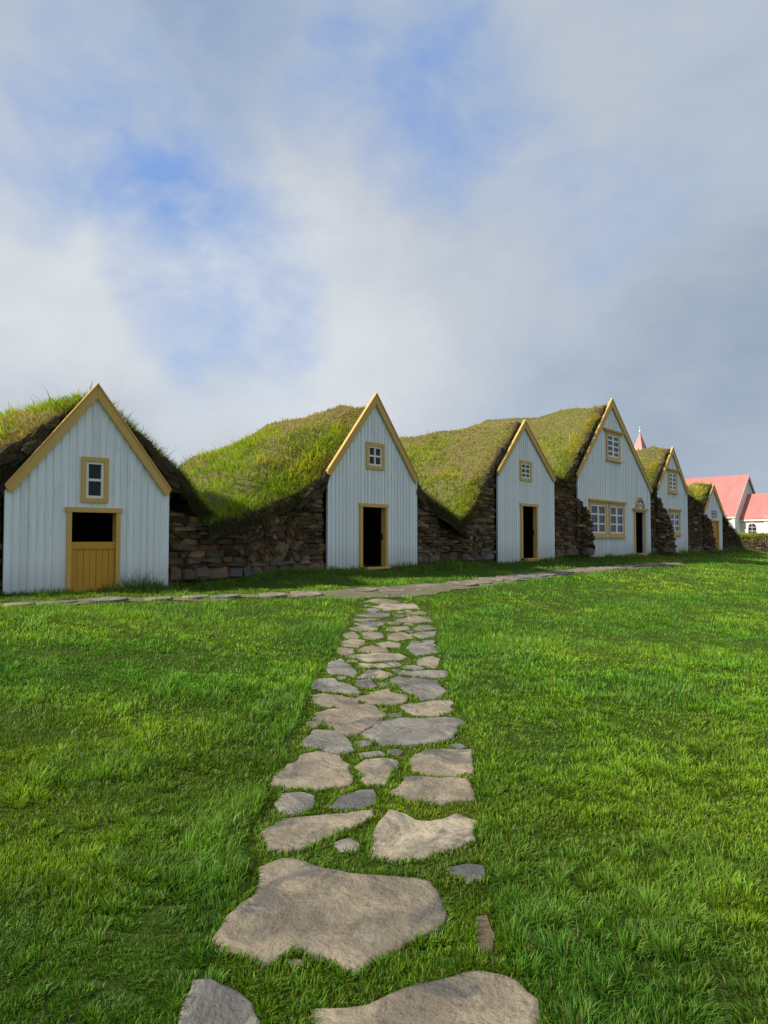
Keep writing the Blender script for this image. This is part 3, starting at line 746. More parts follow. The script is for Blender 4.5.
    fc = np.where(rng.random((len(ii), 1)) < .55, np.array([.10, .14, .02]), np.array([.22, .165, .08])) * rng.uniform(.4, 1.2, (len(ii), 1))
    fp[:, 1] += .02
    b2 = blades_mesh(fp, hh * .6, wf, np.full(len(ii), -math.pi / 2) + rng.normal(0, .5, len(ii)), np.full(len(ii), .25), fc, up=upf, near=np.zeros(len(ii), bool))
    FT = np.array([len(f) for f in faces]); FL = np.array([i for f in faces for i in f])
    Vs, Ls, Ts, Cs = [V], [FL], [FT], [C]; off = len(V)
    for q in (bl, b2):
        Vs.append(q[0]); Ls.append(q[1] + off); Ts.append(q[2]); Cs.append(q[3]); off += len(q[0])
    Vs = np.concatenate(Vs); Vs = Vs - np.array([u0, 0, zb])
    MI = np.concatenate([np.array(mi), np.full(len(bl[2]) + len(b2[2]), 2)])
    SM = MI == 0
    o = raw_object('turf_roof', Vs, np.concatenate(Ls), np.concatenate(Ts), np.concatenate(Cs), [M['soil'], M['block'], M['blades']], MI, parent, SM)
    return o

# ------------------------------------------------------------------ turf walls between the gables
PAL = np.array([(.085, .057, .036), (.12, .078, .046), (.16, .098, .054), (.20, .102, .048), (.27, .195, .12), (.17, .148, .118)])
def turf_wall(label, O, Fv, s0, s1, top, zb, flare=None, recess=None, herring=(), seed=0, tan=.18, depth=1.0, grass=.5):
    """courses of turf sods over a stone footing; (s, z) run along the row frame O, Fv; flare(z) lets it lap over the next gable"""
    rz = math.atan2(Fv[1], Fv[0]); rg = np.random.default_rng(4000 + seed)
    c = (s0 + s1) / 2
    root = empty('turf_wall', (O[0] + Fv[0] * c, O[1] + Fv[1] * c, zb), rz)
    tp = lambda s: np.interp(s, [p[0] for p in top], [p[1] for p in top])
    rc = (lambda s, z: np.interp(s, [p[0] for p in recess], [p[1] for p in recess])) if recess else (lambda s, z: 0 * s)
    b = MB()
    # packed core
    ns = max(6, int((s1 - s0) / .12)); nz = 22
    S = np.linspace(s0 - .02, s1 + .02, ns); VV = []
    for k in range(nz + 1):
        z = zb - .3 + (tp(S) - .12 - zb + .3) * k / nz
        y = .115 + rc(S, z) + (fbm(S * 2.5, z * 5, seed=seed, o=3) - .5) * .20 - .07 * (1 - k / nz)
        VV.append(np.stack([S - c, y, z - zb], 1))
    for dep in (.5, depth):
        z = tp(S) - .1
        VV.append(np.stack([S - c, np.full(ns, dep), z - zb], 1))
    VV.append(np.stack([S - c, np.full(ns, depth), np.full(ns, -.3)], 1))
    G = np.concatenate(VV); fs = []
    for k in range(len(VV) - 1):
        for i in range(ns - 1): fs.append((k * ns + i, k * ns + i + 1, (k + 1) * ns + i + 1, (k + 1) * ns + i))
    m_ = fbm(G[:, 0] * 3, G[:, 2] * 6, seed=seed + 1)[:, None]
    b.add(G, fs, PAL[0] * .8 * (1 - m_) + PAL[2] * .9 * m_)
    st = MB()
    z = zb + .02; course = 0
    while z < max(p[1] for p in top) - .02:
        hz = rg.uniform(.07, .145) if course else rg.uniform(.18, .26)
        e1 = s1 + (flare(z + hz / 2) if flare else 0)
        s = s0 + rg.uniform(.0, .05)
        while s < e1 - .03:
            ln = rg.uniform(.16, .60) if course else rg.uniform(.22, .5)
            her = any(a <= s <= bb and z0 <= z <= z1 for a, bb, z0, z1 in herring)
            if her: ln = rg.uniform(.11, .17)
            mid = s + ln / 2
            ok = z + hz * .75 < tp(np.clip(mid, s0, s1)) - .06 if mid <= s1 else True
            if s + ln > e1 - .16: ln = e1 - s; mid = s + ln / 2
            if ok and ln > .06:
                lap = max(0.0, mid - s1 + .05)
                y = .10 + float(rc(np.array([mid]), z)) + rg.normal(0, .018) - .20 * min(1, lap / .3) - .05 * max(0, 1 - (z - zb) / 1.2)
                hs = np.array([ln * .5, .17 if lap <= 0 else .24, hz * (.54 if not her else .85)])
                v = SODV * hs * (1 + rg.normal(0, .15, SODV.shape))
                tilt = (rg.choice([-1, 1]) * 0 + (1 if course % 2 else -1) * rg.uniform(.5, .75)) if her else rg.normal(0, .06)
                ca, sa = math.cos(tilt), math.sin(tilt)
                v = np.stack([v[:, 0] * ca - v[:, 2] * sa, v[:, 1], v[:, 0] * sa + v[:, 2] * ca], 1)
                yaw = rg.normal(0, .08)
                v = np.stack([v[:, 0] - v[:, 1] * yaw, v[:, 1] + v[:, 0] * yaw, v[:, 2]], 1)
                v += [mid - c, y + .08, z + hz / 2 - zb]
                if course == 0 or (course < 3 and rg.random() < .35):
                    stc = np.array([.17, .155, .135]) if rg.random() < .6 else np.array([.19, .13, .085])
                    st.add(v, SODF, stc * rg.uniform(.55, 1.15))
                else:
                    pr = np.array([.30, .27, .18, .13, tan * .6, tan * .4]); pr /= pr.sum()
                    b.add(v, SODF, PAL[rg.choice(6, p=pr)] * rg.uniform(.7, 1.35))
            s += ln * (.98 if not her else .8)
        z += hz * .97; course += 1
    if flare:
        zs = np.arange(zb - .3, 4.2, .1); zs = zs[[flare(z_) > .04 or z_ < zb + .5 for z_ in zs]]
        VV = []
        for z_ in zs:
            fl = flare(max(z_, zb)); x_ = np.array([s1 - .12, s1 + fl * .35, s1 + fl * .75, s1 + fl - .05, s1 + fl - .03, s1 + fl - .03])
            y_ = np.array([-.06, -.12, -.14, -.12, -.04, .0]) if fl > .1 else np.array([.1, .1, .1, .1, .1, .1])
            x_ = x_ + (fbm(x_ * 3, np.full(6, z_ * 5), seed=seed + 3) - .5) * .05
            VV.append(np.stack([x_ - c, y_ + (fbm(x_ * 4, np.full(6, z_ * 7), seed=seed + 4) - .5) * .08, np.full(6, z_ - zb)], 1))
        if len(VV) > 1:
            b.add(np.concatenate(VV), [(k * 6 + i, k * 6 + i + 1, k * 6 + i + 7, k * 6 + i + 6) for k in range(len(VV) - 1) for i in range(5)], PAL[1])
    o = b.build('turf_courses', M['block'], root)
    # wisps of grass growing out of the joints
    k = int((s1 - s0) * 460 * grass)
    ws = rg.uniform(s0, s1, k); wz = zb + .1 + rg.random(k) ** .6 * (tp(ws) - zb - .05)
    bp = np.stack([ws - c, .07 + rc(ws, wz) + rg.normal(0, .03, k), wz - zb], 1)
    up = np.stack([rg.normal(0, .4, k), np.full(k, -.6), rg.normal(0, .5, k)], 1); up /= np.linalg.norm(up, axis=1)[:, None]
    cc = np.where(rg.random((k, 1)) < .45, [[.04, .075, .012]], [[.12, .095, .05]]) * rg.uniform(.5, 1.2, (k, 1))
    bl = blades_mesh(bp, rg.uniform(.06, .2, k), np.full(k, .016 + .0006 * abs(O[1] + Fv[1] * c)), np.full(k, -1.57), np.full(k, .5), cc, up=up, near=np.zeros(k, bool))
    q = raw_object('grass_wisps', *bl, [M['blades']], parent=root); q['kind'] = 'stuff'
    if st.n: st.build('stone_footing', M['wallstone'], root)
    tag(root, label, 'turf wall', 'turf walls between the houses')
    return root

# ------------------------------------------------------------------ timber gables
def doorway(cfg, root, lx, lz, u0, u1):
    d = cfg['door']; a, bb, z0, z1 = d['r']; fw_ = d.get('fw', .1); rev = d.get('reveal', .22)
    m = MB()
    m.box((lx(a), -.045, lz(z0)), (lx(a + fw_), rev, lz(z1))); m.box((lx(bb - d.get('fr', fw_)), -.045, lz(z0)), (lx(bb), rev, lz(z1)))
    m.box((lx(a - .03), -.055, lz(z1 - .07)), (lx(bb + .03), rev, lz(z1 + .012)))
    fo = m.build('door_frame', M['yellow'], root)
    ia, ib = a + fw_, bb - d.get('fr', fw_)
    if d.get('leaf'):
        zt = d['leaf']; m = MB(); k = max(4, int((ib - ia) / .1)); st_ = (ib - ia - .008) / k
        yl = d.get('leafy', .0)
        for q in range(k):
            m.box((lx(ia + .004 + q * st_ + .004), yl + .012 + (q % 2) * .004, lz(z0 + .02)), (lx(ia + .004 + (q + 1) * st_ - .004), yl + .045, lz(zt - .002)))
        m.box((lx(ia + .006), yl + .03, lz(z0 + .022)), (lx(ib - .006), yl + .048, lz(zt - .004)))
        if d.get('rail', True):
            m.box((lx(ia + .004), yl - .006, lz(zt - .12)), (lx(ib - .004), yl + .010, lz(zt)))
            m.box((lx(ia + .004), yl - .006, lz(z0 + .02)), (lx(ib - .004), yl + .010, lz(z0 + .12)))
        m.build('door', M['ochre'], root)
    if d.get('latch'):
        m = MB(); zc = z0 + (z1 - z0) * .48
        m.box((lx(ib - .03), .05, lz(zc - .07)), (lx(ib - .002), .10, lz(zc + .07))); m.box((lx(ib - .07), .06, lz(zc - .015)), (lx(ib - .032), .09, lz(zc + .015)))
        m.build('latch', M['iron'], fo)
    if d.get('step'):
        m = MB(); w0, w1, hz, dp = d['step']
        k = 5
        for q in range(k):
            xa = w0 + (w1 - w0) * q / k
            m.box((lx(xa + .003), -.16, lz(z0 - hz)), (lx(xa + (w1 - w0) / k - .003), -.05, lz(z0 - .045)))
        m.box((lx(w0 - .02), -.20, lz(z0 - .043)), (lx(w1 + .02), -.046, lz(z0 + .0))); m.build('doorstep', M['yellow'], root)
    if d.get('fan'):
        xc, zc, r_ = (a + bb) / 2 + d.get('fanx', 0), z1 + .012, d['fan']
        def arc(r0, r1, y0, y1, mm, n_=14):
            for q in range(n_):
                t0, t1 = math.pi * q / n_, math.pi * (q + 1) / n_
                mm.prism([(lx(xc + r0 * math.cos(t0)), lz(zc + r0 * math.sin(t0) * 1.05)), (lx(xc + r1 * math.cos(t0)), lz(zc + r1 * math.sin(t0) * 1.05)),
                          (lx(xc + r1 * math.cos(t1)), lz(zc + r1 * math.sin(t1) * 1.05)), (lx(xc + r0 * math.cos(t1)), lz(zc + r0 * math.sin(t1) * 1.05))], y0, y1)
        m = MB(); arc(r_ - .06, r_ + .03, -.06, .01, m); fl = m.build('fanlight', M['yellow'], root)
        m = MB()
        for t in (45, 90, 135):
            ct, s_t = math.cos(R(t)), math.sin(R(t)); px_, pz_ = -s_t * .022, ct * .022
            m.prism([(lx(xc + ct * .1 - px_), lz(zc + s_t * .1 - pz_)), (lx(xc + ct * (r_ - .07) - px_), lz(zc + s_t * (r_ - .07) - pz_)),
                     (lx(xc + ct * (r_ - .07) + px_), lz(zc + s_t * (r_ - .07) + pz_)), (lx(xc + ct * .1 + px_), lz(zc + s_t * .1 + pz_))][::1], -.05, -.03)
        arc(.08, .13, -.052, -.03, m, 10); arc(r_ * .52, r_ * .60, -.056, -.034, m, 12); m.build('fanlight_bars', M['white'], fl)
        m = MB(); arc(0.001, r_ - .055, -.026, -.012, m); m.build('fanlight_pane', M['glass'], fl)
        m = MB(); m.box((lx(a - .14), -.13, lz(z1 + .013)), (lx(bb + .14), -.02, lz(z1 + .085))); m.build('lintel', M['yellow'], root)
    # dark room behind the doorway
    m = MB(); e = .25; x0, x1 = lx(max(u0 + e, a - 1.2)), lx(min(u1 - e, bb + 1.2)); y0, y1 = rev + .004, 3.4; zt = lz(z1 + .15); zf = lz(z0) - .03
    v = [(x0, y0, zf), (x1, y0, zf), (x1, y1, zf), (x0, y1, zf), (x0, y0, zt), (x1, y0, zt), (x1, y1, zt), (x0, y1, zt)]
    m.add(v, [(0, 1, 2, 3), (4, 7, 6, 5), (1, 5, 6, 2), (2, 6, 7, 3), (3, 7, 4, 0)])
    # inner lining round the door hole
    for (p0, p1, q0, q1) in ((x0, lx(a) , zf, zt), (lx(bb), x1, zf, zt), (lx(a), lx(bb), lz(z1 + .005), zt)):
        m.add([(p0, y0 + .002, q0), (p1, y0 + .002, q0), (p1, y0 + .002, q1), (p0, y0 + .002, q1)], [(0, 3, 2, 1)])
    m.build('room_lining', M['wood'], root)
def house(cfg):
    O, Fv = cfg['O'], cfg['F']; u0, u1 = cfg['u']; zb = cfg['zb']; ua, za = cfg['apex']; (tl, zl), (tr, zr) = cfg['tips']
    c = (u0 + u1) / 2
    root = empty('turf_house', (O[0] + Fv[0] * c, O[1] + Fv[1] * c, zb), math.atan2(Fv[1], Fv[0]))
    tag(root, cfg['label'], 'turf house', 'turf houses in the row')
    ox, oz = c, zb
    lx = lambda u: u - ox
    lz = lambda z: z - oz
    roof = lambda u: np.interp(u, [tl, ua, tr], [zl, za, zr]) - .07
    holes = cfg['holes']
    # boards
    cuts = {u0, u1, ua}
    pitch = cfg.get('pitch', .125)
    edges = list(np.arange(u0, u1 - .03, pitch)) + [u1]
    b = MB(); rg = np.random.default_rng(cfg['seed'])
    def column(a, bb, y0, y1, col, gap=.003):
        xs = sorted({a, bb} | {e for h in holes for e in (h[0], h[1]) if a < e < bb} | ({ua} if a < ua < bb else set()))
        for x0, x1 in zip(xs[:-1], xs[1:]):
            if x1 - x0 < .006: continue
            mid = (x0 + x1) / 2; segs = [(zb - .3, None)]
            for h in holes:
                if h[0] - 1e-6 <= mid <= h[1] + 1e-6:
                    new = []
                    for lo_, hi_ in segs:
                        t_ = hi_ if hi_ is not None else 99
                        if h[2] > lo_ + .01: new.append((lo_, min(t_, h[2])))
                        if h[3] < t_: new.append((max(lo_, h[3]), hi_))
                    segs = new
            for lo_, hi_ in segs:
                xa, xb = x0 + (gap if x0 == a else 0), x1 - (gap if x1 == bb else 0)
                ta, tb = (float(roof(xa)), float(roof(xb))) if hi_ is None else (hi_, hi_)
                if ta <= lo_ or tb <= lo_: continue
                b.prism([(lx(xa), lz(lo_)), (lx(xb), lz(lo_)), (lx(xb), lz(tb)), (lx(xa), lz(ta))], y0, y1, col=col)
    column(u0, u1, .022, .06, (.52, .55, .58))
    for a, bb in zip(edges[:-1], edges[1:]):
        t = rg.uniform(.91, 1.05)
        column(a, bb, rg.uniform(-.003, .003), .018, np.array([.775, .825, .875]) * t)
    if cfg.get('batten', True):
        for e in edges[1:-1]:
            column(e - .014, e + .014, -.014, -.0045, np.array([.76, .81, .86]) * rg.uniform(.92, 1.04), 0)
    b.build('gable_wall', M['boards'], root)
    # bargeboards
    bh, th = cfg.get('bh', .20), .05
    for (x0, z0), (x1, z1) in (((tl, zl), (ua, za)), ((ua, za), (tr, zr))):
        left = x1 == ua
        L_ = math.hypot(x1 - x0, z1 - z0); vz = bh * L_ / abs(x1 - x0) if abs(x1 - x0) > .01 else bh
        vz = min(vz, bh * 2.1)
        m = MB()
        if left: poly = [(x0, z0 - .06), (x0 + .07, z0 - .10), (x1 - .002, z1 - vz), (x1 - .002, z1), (x0 - .03, z0)]
        else: poly = [(x1 - .07, z1 - .10), (x1, z1 - .06), (x1 + .03, z1), (x0 + .002, z0), (x0 + .002, z0 - vz)]
        m.prism([(lx(x), lz(z)) for x, z in poly], -.072, -.03)
        # thin weather board on top
        if left: top = [(x0 - .03, z0 + .002), (x1 - .002, z1 + .002), (x1 - .002, z1 + .045), (x0 - .035, z0 + .03)]
        else: top = [(x0 + .002, z0 + .002), (x1 + .03, z1 + .002), (x1 + .035, z1 + .03), (x0 + .002, z0 + .045)]
        m.prism([(lx(x), lz(z)) for x, z in top], -.088, -.012)
        m.build('bargeboard', M['yellow'], root)
    # windows
    for w in cfg['windows']:
        a, bb, z0, z1 = w['r']; fw_ = w.get('fw', .09); m = MB(); mt = M[w.get('mat', 'yellow')]
        m.box((lx(a), -.04, lz(z0)), (lx(a + fw_), .05, lz(z1)))
        m.box((lx(bb - fw_), -.04, lz(z0)), (lx(bb), .05, lz(z1)))
        m.box((lx(a + fw_), -.043, lz(z1 - fw_)), (lx(bb - fw_), .05, lz(z1)))
        m.box((lx(a + fw_), -.043, lz(z0)), (lx(bb - fw_), .05, lz(z0 + fw_)))
        wo = m.build('window', mt, root)
        if w.get('sill'):
            m = MB(); m.box((lx(a - .06), -.10, lz(z0 - .05)), (lx(bb + .06), -.002, lz(z0 - .003))); m.build('sill', mt, wo)
        if w.get('cornice'):
            m = MB(); e = w['cornice']
            m.box((lx(a - e), -.12, lz(z1 + .003)), (lx(bb + e), -.002, lz(z1 + .07)))
            m.box((lx(a - e * .6), -.075, lz(z1 - .05)), (lx(bb + e * .6), -.046, lz(z1))); m.build('cornice', mt, wo)
        cols, rows = w['grid']; ia, ib, iz0, iz1 = a + fw_ + .002, bb - fw_ - .002, z0 + fw_ + .002, z1 - fw_ - .002
        m = MB(); sb = w.get('sb', .045); bar = w.get('bar', .022)
        m.box((lx(ia), -.02, lz(iz0)), (lx(ia + sb), .035, lz(iz1))); m.box((lx(ib - sb), -.02, lz(iz0)), (lx(ib), .035, lz(iz1)))
        m.box((lx(ia + sb), -.022, lz(iz0)), (lx(ib - sb), .035, lz(iz0 + sb))); m.box((lx(ia + sb), -.022, lz(iz1 - sb)), (lx(ib - sb), .035, lz(iz1)))
        for k in range(1, cols):
            x = ia + (ib - ia) * k / cols; t_ = bar * (2.4 if cols == 2 and w.get('casement') else 1)
            m.box((lx(x - t_), -.016, lz(iz0 + sb)), (lx(x + t_), .03, lz(iz1 - sb)))
        for k in range(1, rows):
            z = iz0 + (iz1 - iz0) * k / rows
            m.box((lx(ia + sb), -.012, lz(z - bar)), (lx(ib - sb), .028, lz(z + bar)))
        m.build('sash', M['white'], wo)
        m = MB(); m.box((lx(ia + .01), .012, lz(iz0 + .01)), (lx(ib - .01), .02, lz(iz1 - .01))); m.build('pane', M['glass'], wo)
    # doorway
    if cfg.get('door'): doorway(cfg, root, lx, lz, u0, u1)
    for ex in cfg.get('extra', []): ex(root, lx, lz)
    r_ = cfg['roof']
    turf_roof(root, r_['A'], r_['B'], ox, zb, r_['len'], r_['hip'], r_['dens'], r_['bw'], r_['bh'], r_['green'], cfg['seed'], zb + .4, cfg['tips'][:1] + (cfg['apex'],) + cfg['tips'][1:], r_.get('fringe', 1.0))
    return root

def H(cfg): return house(cfg)
H(dict(O=Q1, F=F1, u=(0, 2.78), zb=.66, apex=(1.42, 4.27), tips=((.02, 2.45), (2.75, 2.50)), seed=101, bh=.135,
    label='white board turf house with yellow stable half door, nearest and farthest left in the row',
    holes=[(1.00, 1.80, .5, 2.12), (1.22, 1.60, 2.26, 2.98)],
    windows=[dict(r=(1.18, 1.64, 2.23, 3.02), grid=(1, 2), fw=.075)],
    door=dict(r=(.955, 1.86, .64, 2.13), fw=.075, reveal=.14, leaf=1.55, leafy=.0),
    roof=dict(A=[(-1.9, 1.9), (-.95, 2.4), (-.35, 2.72), (1.42, 4.14), (2.98, 2.92), (3.35, 2.4), (3.85, 1.9)], B=[(-2.4, 1.9), (-1.2, 2.7), (-.2, 3.38), (1.35, 4.25), (2.75, 3.65), (3.6, 2.75), (4.2, 1.7)],
        len=5, hip=2.2, dens=460, bw=.014, bh=.21, green=1.4, fringe=1.2)))
H(dict(O=P0, F=F, u=(0, 3.32), zb=.93, apex=(1.6, 5.12), tips=((-.05, 3.12), (3.25, 3.15)), seed=202, bh=.15,
    label='white board turf house with yellow doorstep and big lit green roof slope, second from left',
    holes=[(1.10, 2.00, .7, 2.42), (1.31, 1.91, 3.33, 3.90)],
    windows=[dict(r=(1.27, 1.95, 3.29, 3.94), grid=(2, 2), fw=.085)],
    door=dict(r=(1.05, 2.06, .93, 2.44), fw=.09, fr=.07, reveal=.11, latch=True, step=(1.17, 1.98, .22, .2)),
    roof=dict(A=[(-3.15, 1.88), (-1.9, 2.22), (-.2, 2.9), (1.6, 4.95), (3.5, 2.95), (4.4, 2.5), (5.45, 2.0)], B=[(-3.2, 2.0), (-2.0, 2.85), (-.6, 3.75), (1.55, 4.95), (3.3, 3.7), (4.4, 2.7), (5.4, 1.95)],
        len=3.7, hip=4.4, dens=330, bw=.017, bh=.20, green=1.0)))
H(dict(O=P0, F=F, u=(7.38, 11.14), zb=.98, apex=(9.0, 5.42), tips=((7.30, 3.64), (11.10, 3.66)), seed=303, bh=.16,
    label='turf house with a small six pane window, third from left beside a grassy notch',
    holes=[(8.80, 9.82, .7, 2.70), (8.76, 9.44, 3.52, 4.09)],
    windows=[dict(r=(8.72, 9.48, 3.48, 4.13), grid=(2, 3), fw=.085)],
    door=dict(r=(8.74, 9.86, .98, 2.73), fw=.11, fr=.08, reveal=.10, latch=True, step=(8.9, 9.75, .15, .2)),
    roof=dict(A=[(5.4, 2.0), (6.3, 2.75), (6.85, 3.6), (8.95, 5.42), (11.3, 3.75), (11.7, 3.7), (12.1, 3.7)], B=[(5.3, 1.95), (6.2, 2.9), (7.1, 3.85), (8.95, 5.35), (10.6, 4.5), (11.4, 4.1), (12.1, 3.9)],
        len=7, hip=2.5, dens=210, bw=.024, bh=.22, green=.42)))
H(dict(O=P0, F=F, u=(13.0, 20.5), zb=1.0, apex=(16.15, 7.22), tips=((12.86, 3.93), (20.58, 3.75)), seed=404, bh=.24, pitch=.17,
    label='tallest turf house with paired casement windows and arched fanlight over the door',
    holes=[(18.62, 19.62, .7, 2.84), (15.66, 16.96, 4.82, 5.84), (14.03, 15.55, 1.74, 2.98), (15.85, 17.33, 1.74, 2.98)],
    windows=[dict(r=(15.60, 17.02, 4.75, 5.90), grid=(2, 4), fw=.13, sill=True, cornice=.3, casement=True, sb=.06, bar=.03),
             dict(r=(13.96, 15.60, 1.69, 3.05), grid=(2, 3), fw=.13, sill=True, cornice=.06, casement=True, sb=.06, bar=.03),
             dict(r=(15.78, 17.40, 1.69, 3.05), grid=(2, 3), fw=.13, sill=True, cornice=.06, casement=True, sb=.06, bar=.03)],
    door=dict(r=(18.45, 19.80, 1.0, 2.82), fw=.14, fr=.12, reveal=.08, fan=.52, step=(18.6, 19.6, .12, .2)),
    roof=dict(A=[(12.0, 3.72), (12.3, 3.9), (12.45, 4.1), (16.1, 7.18), (20.6, 3.85), (20.8, 3.8), (20.95, 3.8)], B=[(12.0, 3.85), (12.7, 4.5), (13.4, 5.15), (16.1, 7.15), (19.5, 5.0), (20.3, 4.4), (20.95, 4.1)],
        len=9, hip=2.5, dens=130, bw=.032, bh=.25, green=.34)))
H(dict(O=P0, F=F, u=(21.4, 25.76), zb=.97, apex=(23.45, 5.98), tips=((21.28, 3.91), (25.72, 3.90)), seed=505, bh=.22, pitch=.17,
    label='turf house with one upper and one lower window, second from right',
    holes=[(22.95, 24.02, 3.9, 4.8), (22.95, 24.42, 1.85, 2.9)],
    windows=[dict(r=(22.88, 24.08, 3.82, 4.87), grid=(2, 4), fw=.12, sill=True, cornice=.25, casement=True, sb=.06, bar=.03),
             dict(r=(22.88, 24.49, 1.80, 2.97), grid=(2, 3), fw=.13, sill=True, cornice=.06, casement=True, sb=.06, bar=.03)],
    door=None,
    roof=dict(A=[(20.95, 3.8), (21.0, 3.95), (21.05, 4.15), (23.4, 6.05), (26.0, 3.9), (26.5, 3.75), (26.95, 3.7)], B=[(20.8, 3.9), (21.2, 4.4), (21.7, 5.0), (23.4, 6.15), (25.2, 4.9), (26.1, 4.3), (26.95, 3.9)],
        len=8, hip=2.5, dens=110, bw=.038, bh=.26, green=.34)))
H(dict(O=P0, F=F, u=(28.5, 32.0), zb=.87, apex=(30.2, 4.60), tips=((28.4, 3.08), (32.2, 2.98)), seed=606, bh=.22, pitch=.17,
    label='smallest turf house with a closed ochre door, last at the right end',
    holes=[(29.85, 31.10, .6, 2.60), (29.95, 30.65, 2.85, 3.12)],
    windows=[dict(r=(29.88, 30.72, 2.80, 3.17), grid=(2, 1), fw=.07, mat='redtrim', bar=.03)],
    door=dict(r=(29.72, 31.2, .87, 2.64), fw=.16, fr=.12, reveal=.12, leaf=2.56, leafy=.03, rail=False),
    roof=dict(A=[(26.9, 3.6), (27.6, 3.65), (28.3, 3.5), (30.15, 4.62), (32.3, 3.1), (32.8, 2.8), (33.4, 2.6)], B=[(26.9, 3.75), (27.8, 4.05), (28.7, 4.35), (30.15, 4.75), (31.6, 3.9), (32.5, 3.2), (33.4, 2.6)],
        len=5, hip=2.5, dens=100, bw=.04, bh=.26, green=.62)))

# walls between: (s, z) of the top from the valley lines
def rowpt(p): return P0 + F * p
c1r = Q1 + F1 * 2.78
turf_wall('low turf wall at the left edge of the photo, left of the nearest house', Q1, F1, -1.95, -.03, [(-1.95, 2.0), (-.95, 2.5), (-.4, 2.8), (0, 2.65)], .62, recess=[(-2, .08), (0, .08)], seed=1)
# between the first two houses the wall runs from one foot to the other
A1 = c1r - N1 * .03; B1 = P0 - N * .03; W1 = np.linalg.norm(B1 - A1); D1 = (B1 - A1) / W1
turf_wall('long brown turf wall with stone footing between the nearest house and the big green slope', A1 , D1, .03, W1 - .03,
          [(0, 2.35), (.55, 2.1), (.95, 1.86), (2.1, 2.2), (3.0, 2.45), (W1, 2.85)], .80, recess=[(0, .12), (.3, .05), (1.0, .02), (2.4, .05), (3.0, .03), (W1, .07)],
          herring=[(1.5, 3.1, 1.05, 2.0)], seed=2, tan=.3)
turf_wall('turf wall with a pale herringbone pier under the deep V shaped grassy notch', P0, F, 3.35, 7.35,
          [(3.35, 3.05), (4.4, 2.45), (5.42, 1.95), (6.3, 2.7), (6.85, 3.5), (7.35, 3.6)], .95, recess=[(3.35, .1), (4.2, .08), (4.6, .4), (5.3, .42), (5.7, .10), (7.35, .07)],
          herring=[(3.9, 4.5, 1.0, 1.75), (5.7, 6.6, 1.0, 1.9)], seed=3, tan=.5, flare=None)
turf_wall('tall narrow turf wall overlapping the left edge of the tallest house', P0, F, 11.18, 12.94,
          [(11.18, 3.72), (12.0, 3.72), (12.4, 3.95), (12.94, 3.95)], .98, seed=4, tan=.08, flare=lambda z: np.interp(z, [1, 1.6, 2.5, 2.8, 3.2], [.92, .85, .66, .3, .0]))
turf_wall('mossy turf wall overlapping the left edge of the house second from right', P0, F, 20.54, 21.36,
          [(20.54, 3.78), (21.36, 3.9)], .95, seed=5, tan=.1, flare=lambda z: np.interp(z, [1, 1.9, 2.6, 3.2, 3.7], [1.7, 1.45, 1.0, .3, .0]))
turf_wall('dark turf wall between the two last houses at the right end of the row', P0, F, 25.82, 28.46,
          [(25.82, 3.75), (26.9, 3.55), (27.6, 3.6), (28.46, 3.4)], .90, seed=6, tan=.1, flare=lambda z: np.interp(z, [1, 2.0, 2.6, 3.0], [1.25, .9, .5, .0]))
turf_wall('sloping turf wall end right of the smallest house with the ochre door', P0, F, 32.04, 36.4,
          [(32.04, 2.75), (33.2, 2.6), (34.2, 2.35), (35.6, 1.75), (36.4, 1.0)], .85, seed=7, tan=.05, depth=4.0, grass=2.2)

# ------------------------------------------------------------------ grass-topped boundary wall
def field_wall(label, p, q, h, seed):
    p, q = np.array(p), np.array(q); Lw = np.linalg.norm(q - p); e = (q - p) / Lw; rg = np.random.default_rng(seed)
    c = (p + q) / 2; zb = float(ground0(c[0], c[1])); root = empty('field_wall', (c[0], c[1], zb), math.atan2(e[1], e[0]))
    b = MB(); S = np.linspace(-Lw / 2, Lw / 2, int(Lw / .25)); prof = [(-.62, -.3), (-.52, .35), (-.46, .7), (-.36, h - .05), (-.1, h + .1), (.2, h + .08), (.45, h - .1), (.6, -.3)]
    VV = [np.stack([S, a + (fbm(S * 2, S * 0 + z * 5, seed=seed) - .5) * .2, z + (fbm(S * .9, S * 0 + z, seed=seed + 1) - .5) * .16], 1) for a, z in prof]
    G = np.concatenate(VV); ns = len(S); fs = []
    for k in range(len(prof) - 1):
        for i in range(ns - 1): fs.append((k * ns + i, k * ns + i + 1, (k + 1) * ns + i + 1, (k + 1) * ns + i))
    b.add(G, fs, (.10, .075, .045))
    z = .05
    while z < h - .25:
        s = -Lw / 2
        while s < Lw / 2:
            ln = rg.uniform(.16, .45)
            v = SODV * [ln * .5, .16, .065] * (1 + rg.normal(0, .1, SODV.shape)) + [s + ln / 2, -.50 + .14 * z, z]
            b.add(v, SODF, PAL[rg.choice([0, 1, 1, 2, 5])] * rg.uniform(.7, 1.2)); s += ln
        z += .12
    b.build('turf_courses', M['block'], root)
    k = int(Lw * 900); a = rg.uniform(-.60, .55, k) ; s = rg.uniform(-Lw / 2, Lw / 2, k)
    zz = np.interp(a, [v[0] for v in prof], [v[1] for v in prof])
    cl = fbm(s * 1.5, a * 2, seed=seed + 4)
    cc = np.where((cl > .47)[:, None], [[.52, .43, .09]], [[.26, .34, .03]]) * rg.uniform(.6, 1.3, (k, 1))
    bl = blades_mesh(np.stack([s, a, zz - .02], 1), rg.uniform(.1, .3, k), rg.uniform(.03, .06, k), rg.uniform(0, 6.3, k), rg.uniform(.2, 1, k), cc, near=np.zeros(k, bool))
    o = raw_object('wall_grass', *bl, [M['blades']], parent=root); o['kind'] = 'stuff'
    tag(root, label, 'field wall'); return root
